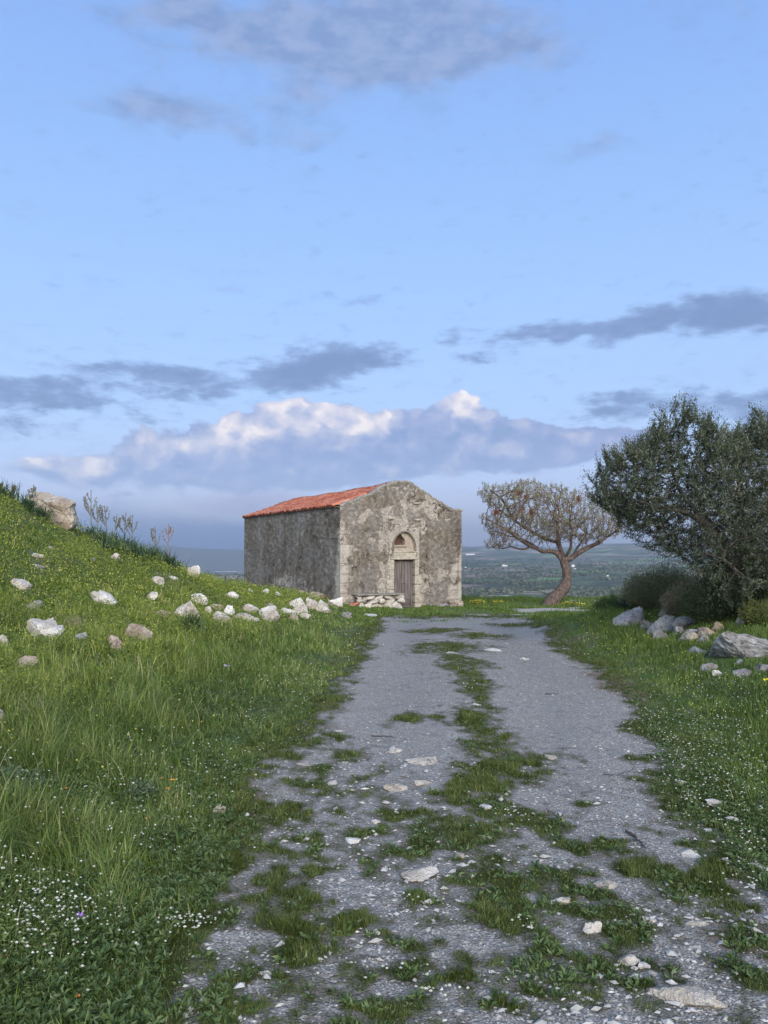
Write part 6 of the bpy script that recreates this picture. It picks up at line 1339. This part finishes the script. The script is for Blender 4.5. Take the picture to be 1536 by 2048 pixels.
tuft('dark grassy tuft behind the small pale block on the crest', 262, 1112, 18.2, 150, .5, 4, ML_dk2, spread=.3)
tuft('dark grassy tuft at the crest foot under the asphodels', 300, 1122, 19.2, 170, .5, 5, ML_dk2, spread=.35)
tuft('dark grassy tuft between boulder and asphodels', 205, 1088, 17.4, 170, .45, 6, ML_dk2, spread=.35)
tuft('dark grassy tuft under the last asphodel down the crest', 340, 1128, 20.0, 150, .42, 7, ML_dk2, spread=.3)
tuft('dry straw tuft right of the large humped stone', 150, 1258, None, 80, .28, 8, ML_st, .008, lean=.5)
tuft('dry brown straw tuft in the tall grass near the photo edge', 70, 1440, None, 120, .28, 9, ML_st, .006, lean=.8)
tuft('bright green grass tuft at the bottom of the moss strip', 1068, 1950, None, 60, .10, 10, MG1, .004, spread=.05)
tuft('green tuft with spreading blades at the right edge verge', 1490, 1600, None, 90, .22, 11, MG1, .006, spread=.07)
tuft('weedy tuft growing on the far end of the chapel roof', 548, 1012, 39.8, 10, .4, 12, ML_st, .01)
w_ = bpy.data.objects[S.objects[-1].name] if False else None
rt = [o for o in S.objects if o.get('label') == 'weedy tuft growing on the far end of the chapel roof'][0]; rt.location = Vector(bpt(.9, BL - .6, 4.22))
# twigs on the track
def twig(label, pts, r0_, seed):
    P = []
    for px, py in pts: X_, Yv, g = at(px, py); P.append([X_, Yv, float(TZ(np.array([X_]), np.array([Yv]))[0]) + .012])
    P = np.array(P); k = np.linspace(0, len(P) - 1, len(P) * 4); Q = np.stack([np.interp(k, range(len(P)), P[:, j]) for j in range(3)], -1) + np.random.default_rng(seed).normal(0, .003, (len(k), 3))
    v, f = tube(Q, np.linspace(r0_, r0_ * .5, len(k)), 5); return tag(mesh_np('twig', v, [f], MTW), label, 'twig')
MTW = material('dead_wood', lambda t, b, o: (0.06, 0.05, 0.045))
twig('curved dark twig on gravel in the right wheel track', [(1252, 1676), (1268, 1685), (1280, 1700), (1290, 1712)], .008, 1)
twig('thin arched twig lying above the curved dark one', [(1205, 1560), (1235, 1562), (1262, 1554), (1268, 1548)], .004, 2)
twig('short straight twig far up the left wheel track', [(742, 1478), (768, 1477), (792, 1480)], .007, 3)
twig('straw-coloured stick at the bottom left of the moss patches', [(720, 1931), (745, 1930), (768, 1932)], .004, 4)
twig('thin upright curly stalk in the nearest moss', [(967, 1872), (961, 1855), (964, 1840), (962, 1826)], .003, 5)
twig('small dark twig in the middle of the right wheel track', [(1090, 1393), (1105, 1392), (1118, 1393)], .006, 6)

# ================================================================== far plain: groves, farmsteads, smoke
rr = np.random.default_rng(44); n = 17000
rd_ = 700 * (5200 / 700)**rr.random(n); az_ = np.where(rr.random(n) < .12, rr.uniform(-.26, -.15, n), rr.uniform(.08, .47, n)); x, Y = rd_ * np.sin(az_), rd_ * np.cos(az_); dn = fbm(x / 130, Y / 130, 2., 4); k = rr.random(n) < ss(dn, .44, .56); x, Y, rd_ = x[k], Y[k], rd_[k]; n = len(x)
IV, IF = ICO[1]; s = rr.uniform(1.8, 4.2, n) * np.interp(rd_, [700, 5000], [.9, 1.7]); bv = IV[None] * rr.uniform(.7, 1.25, (n, len(IV), 1)) * s[:, None, None] * np.array([1, 1, .8]) + np.stack([x, Y, Z(x, Y) + s * .5], -1)[:, None]
MFT = material('far_olive_foliage', lambda t, b, o: t.ramp(t.attr('rnd'), [(0, (0.02, 0.028, 0.018)), (.6, (0.05, 0.062, 0.038)), (1, (0.11, 0.12, 0.08))]))
tag(mesh_np('olive_grove', bv.reshape(-1, 3), [(IF[None] + (np.arange(n) * len(IV))[:, None, None]).reshape(-1, 3)], MFT, attrs={'rnd': np.repeat(rr.random(n), len(IV))}), 'far-off olive groves dotting the plain below', 'olive groves', kind='stuff')
MWH = material('far_whitewash', lambda t, b, o: (0.55, 0.54, 0.52)); MRF = material('far_roof', lambda t, b, o: (0.35, 0.20, 0.15))
def far_building(px, py, w_, h_, label, group=None, Yf=None, name='farmhouse'):
    Ys = np.geomspace(600, 12000, 500); xs = (px - CX) / F * Ys; d = EYE - (py - HY) / F * Ys - Z(xs, Ys); i = np.argmax(d < 0) if (d < 0).any() else len(Ys) - 1; Yv = Yf or Ys[i]; x_ = (px - CX) / F * Yv; g = z1(x_, Yv)
    W2 = w_ / F * Yv / 2; H = h_ / F * Yv; root = empty(name, (x_, Yv, g)); tag(root, label, 'building', group)
    bx = np.array([[sx * W2, sy * W2 * .7, zz_] for zz_ in (-3, H) for sy in (-1, 1) for sx in (-1, 1)]); F6 = np.array([[0, 2, 3, 1], [4, 5, 7, 6], [0, 1, 5, 4], [2, 6, 7, 3], [0, 4, 6, 2], [1, 3, 7, 5]])
    mesh_np('walls', bx, [F6], MWH, root); rf = np.array([[-W2 * 1.03, -W2 * .74, H + .1], [W2 * 1.03, -W2 * .74, H + .1], [W2 * 1.03, W2 * .74, H + .1], [-W2 * 1.03, W2 * .74, H + .1], [-W2 * .9, 0, H * 1.25], [W2 * .9, 0, H * 1.25]])
    mesh_np('roof', rf, [np.array([[0, 1, 5, 4], [2, 3, 4, 5]]), np.array([[1, 2, 5], [3, 0, 4]])], MRF, root)
for px, py, w_, h_, lb in [(940, 1110, 18, 2.2, 'long white shed on the far ridge just right of the chapel'), (1007, 1133, 7, 3.0, 'white farmhouse on the plain between the chapel and the leaning pine'), (1013, 1133, 4, 2.2, 'small annexe right of the farmhouse between chapel and pine'), (1146, 1134, 6, 4.0, 'white farmhouse directly right of the pine trunk'),
                          (1150, 1139, 8, 2.0, 'low shed below the farmhouse right of the pine trunk'), (1268, 1156, 10, 2.4, 'white farmhouse seen above the broom bush'), (1215, 1153, 4, 2, 'tiny white hut left of the farmhouse above the broom bush'), (930, 1136, 9, 1.8, 'low white shed at the chapel wall edge, below the far ridge')]:
    far_building(px, py, w_, h_, lb)
for k, (px, py) in enumerate([(446, 1139), (451, 1141), (456, 1140), (461, 1142), (466, 1141), (472, 1142), (477, 1143), (482, 1142), (440, 1141), (434, 1140), (469, 1144), (459, 1144)]):
    far_building(px, py, 3.4 + (k * 7 % 3), 1.6, 'tiny white house in the far town left of the chapel', 'far town houses left of the chapel', name='town_house')
# drifting smoke from a field fire
sm = bpy.data.materials.new('smoke_air'); sm.use_nodes = True; q = NT(sm.node_tree); pv = q.n('ShaderNodeVolumePrincipled', {'Color': (0.85, 0.9, 1.0), 'Density': 0.0016, 'Anisotropy': 0.3}); qo = q.n('ShaderNodeOutputMaterial'); q.t.links.new(pv.outputs[0], qo.inputs['Volume'])
sy_ = 4800.0; sp_ = at_depth(1185, 1134, sy_); v, f = rock_verts((2, 2, 2), 77, 4, .25, 0)
P = []
kk = (v[:, 2] + 1) / 2; vx = v[:, 0] * (14 + 45 * kk) + kk**1.2 * 150; vz = v[:, 2] * 32 + 30; vy = v[:, 1] * (25 + 35 * kk)
o = mesh_np('smoke', np.stack([vx, vy, vz], -1), [f], sm, smooth=True); o.location = (sp_[0], sy_, z1(sp_[0], sy_)); tag(o, 'faint pale smoke drifting from a field fire on the plain', 'smoke', kind='stuff')
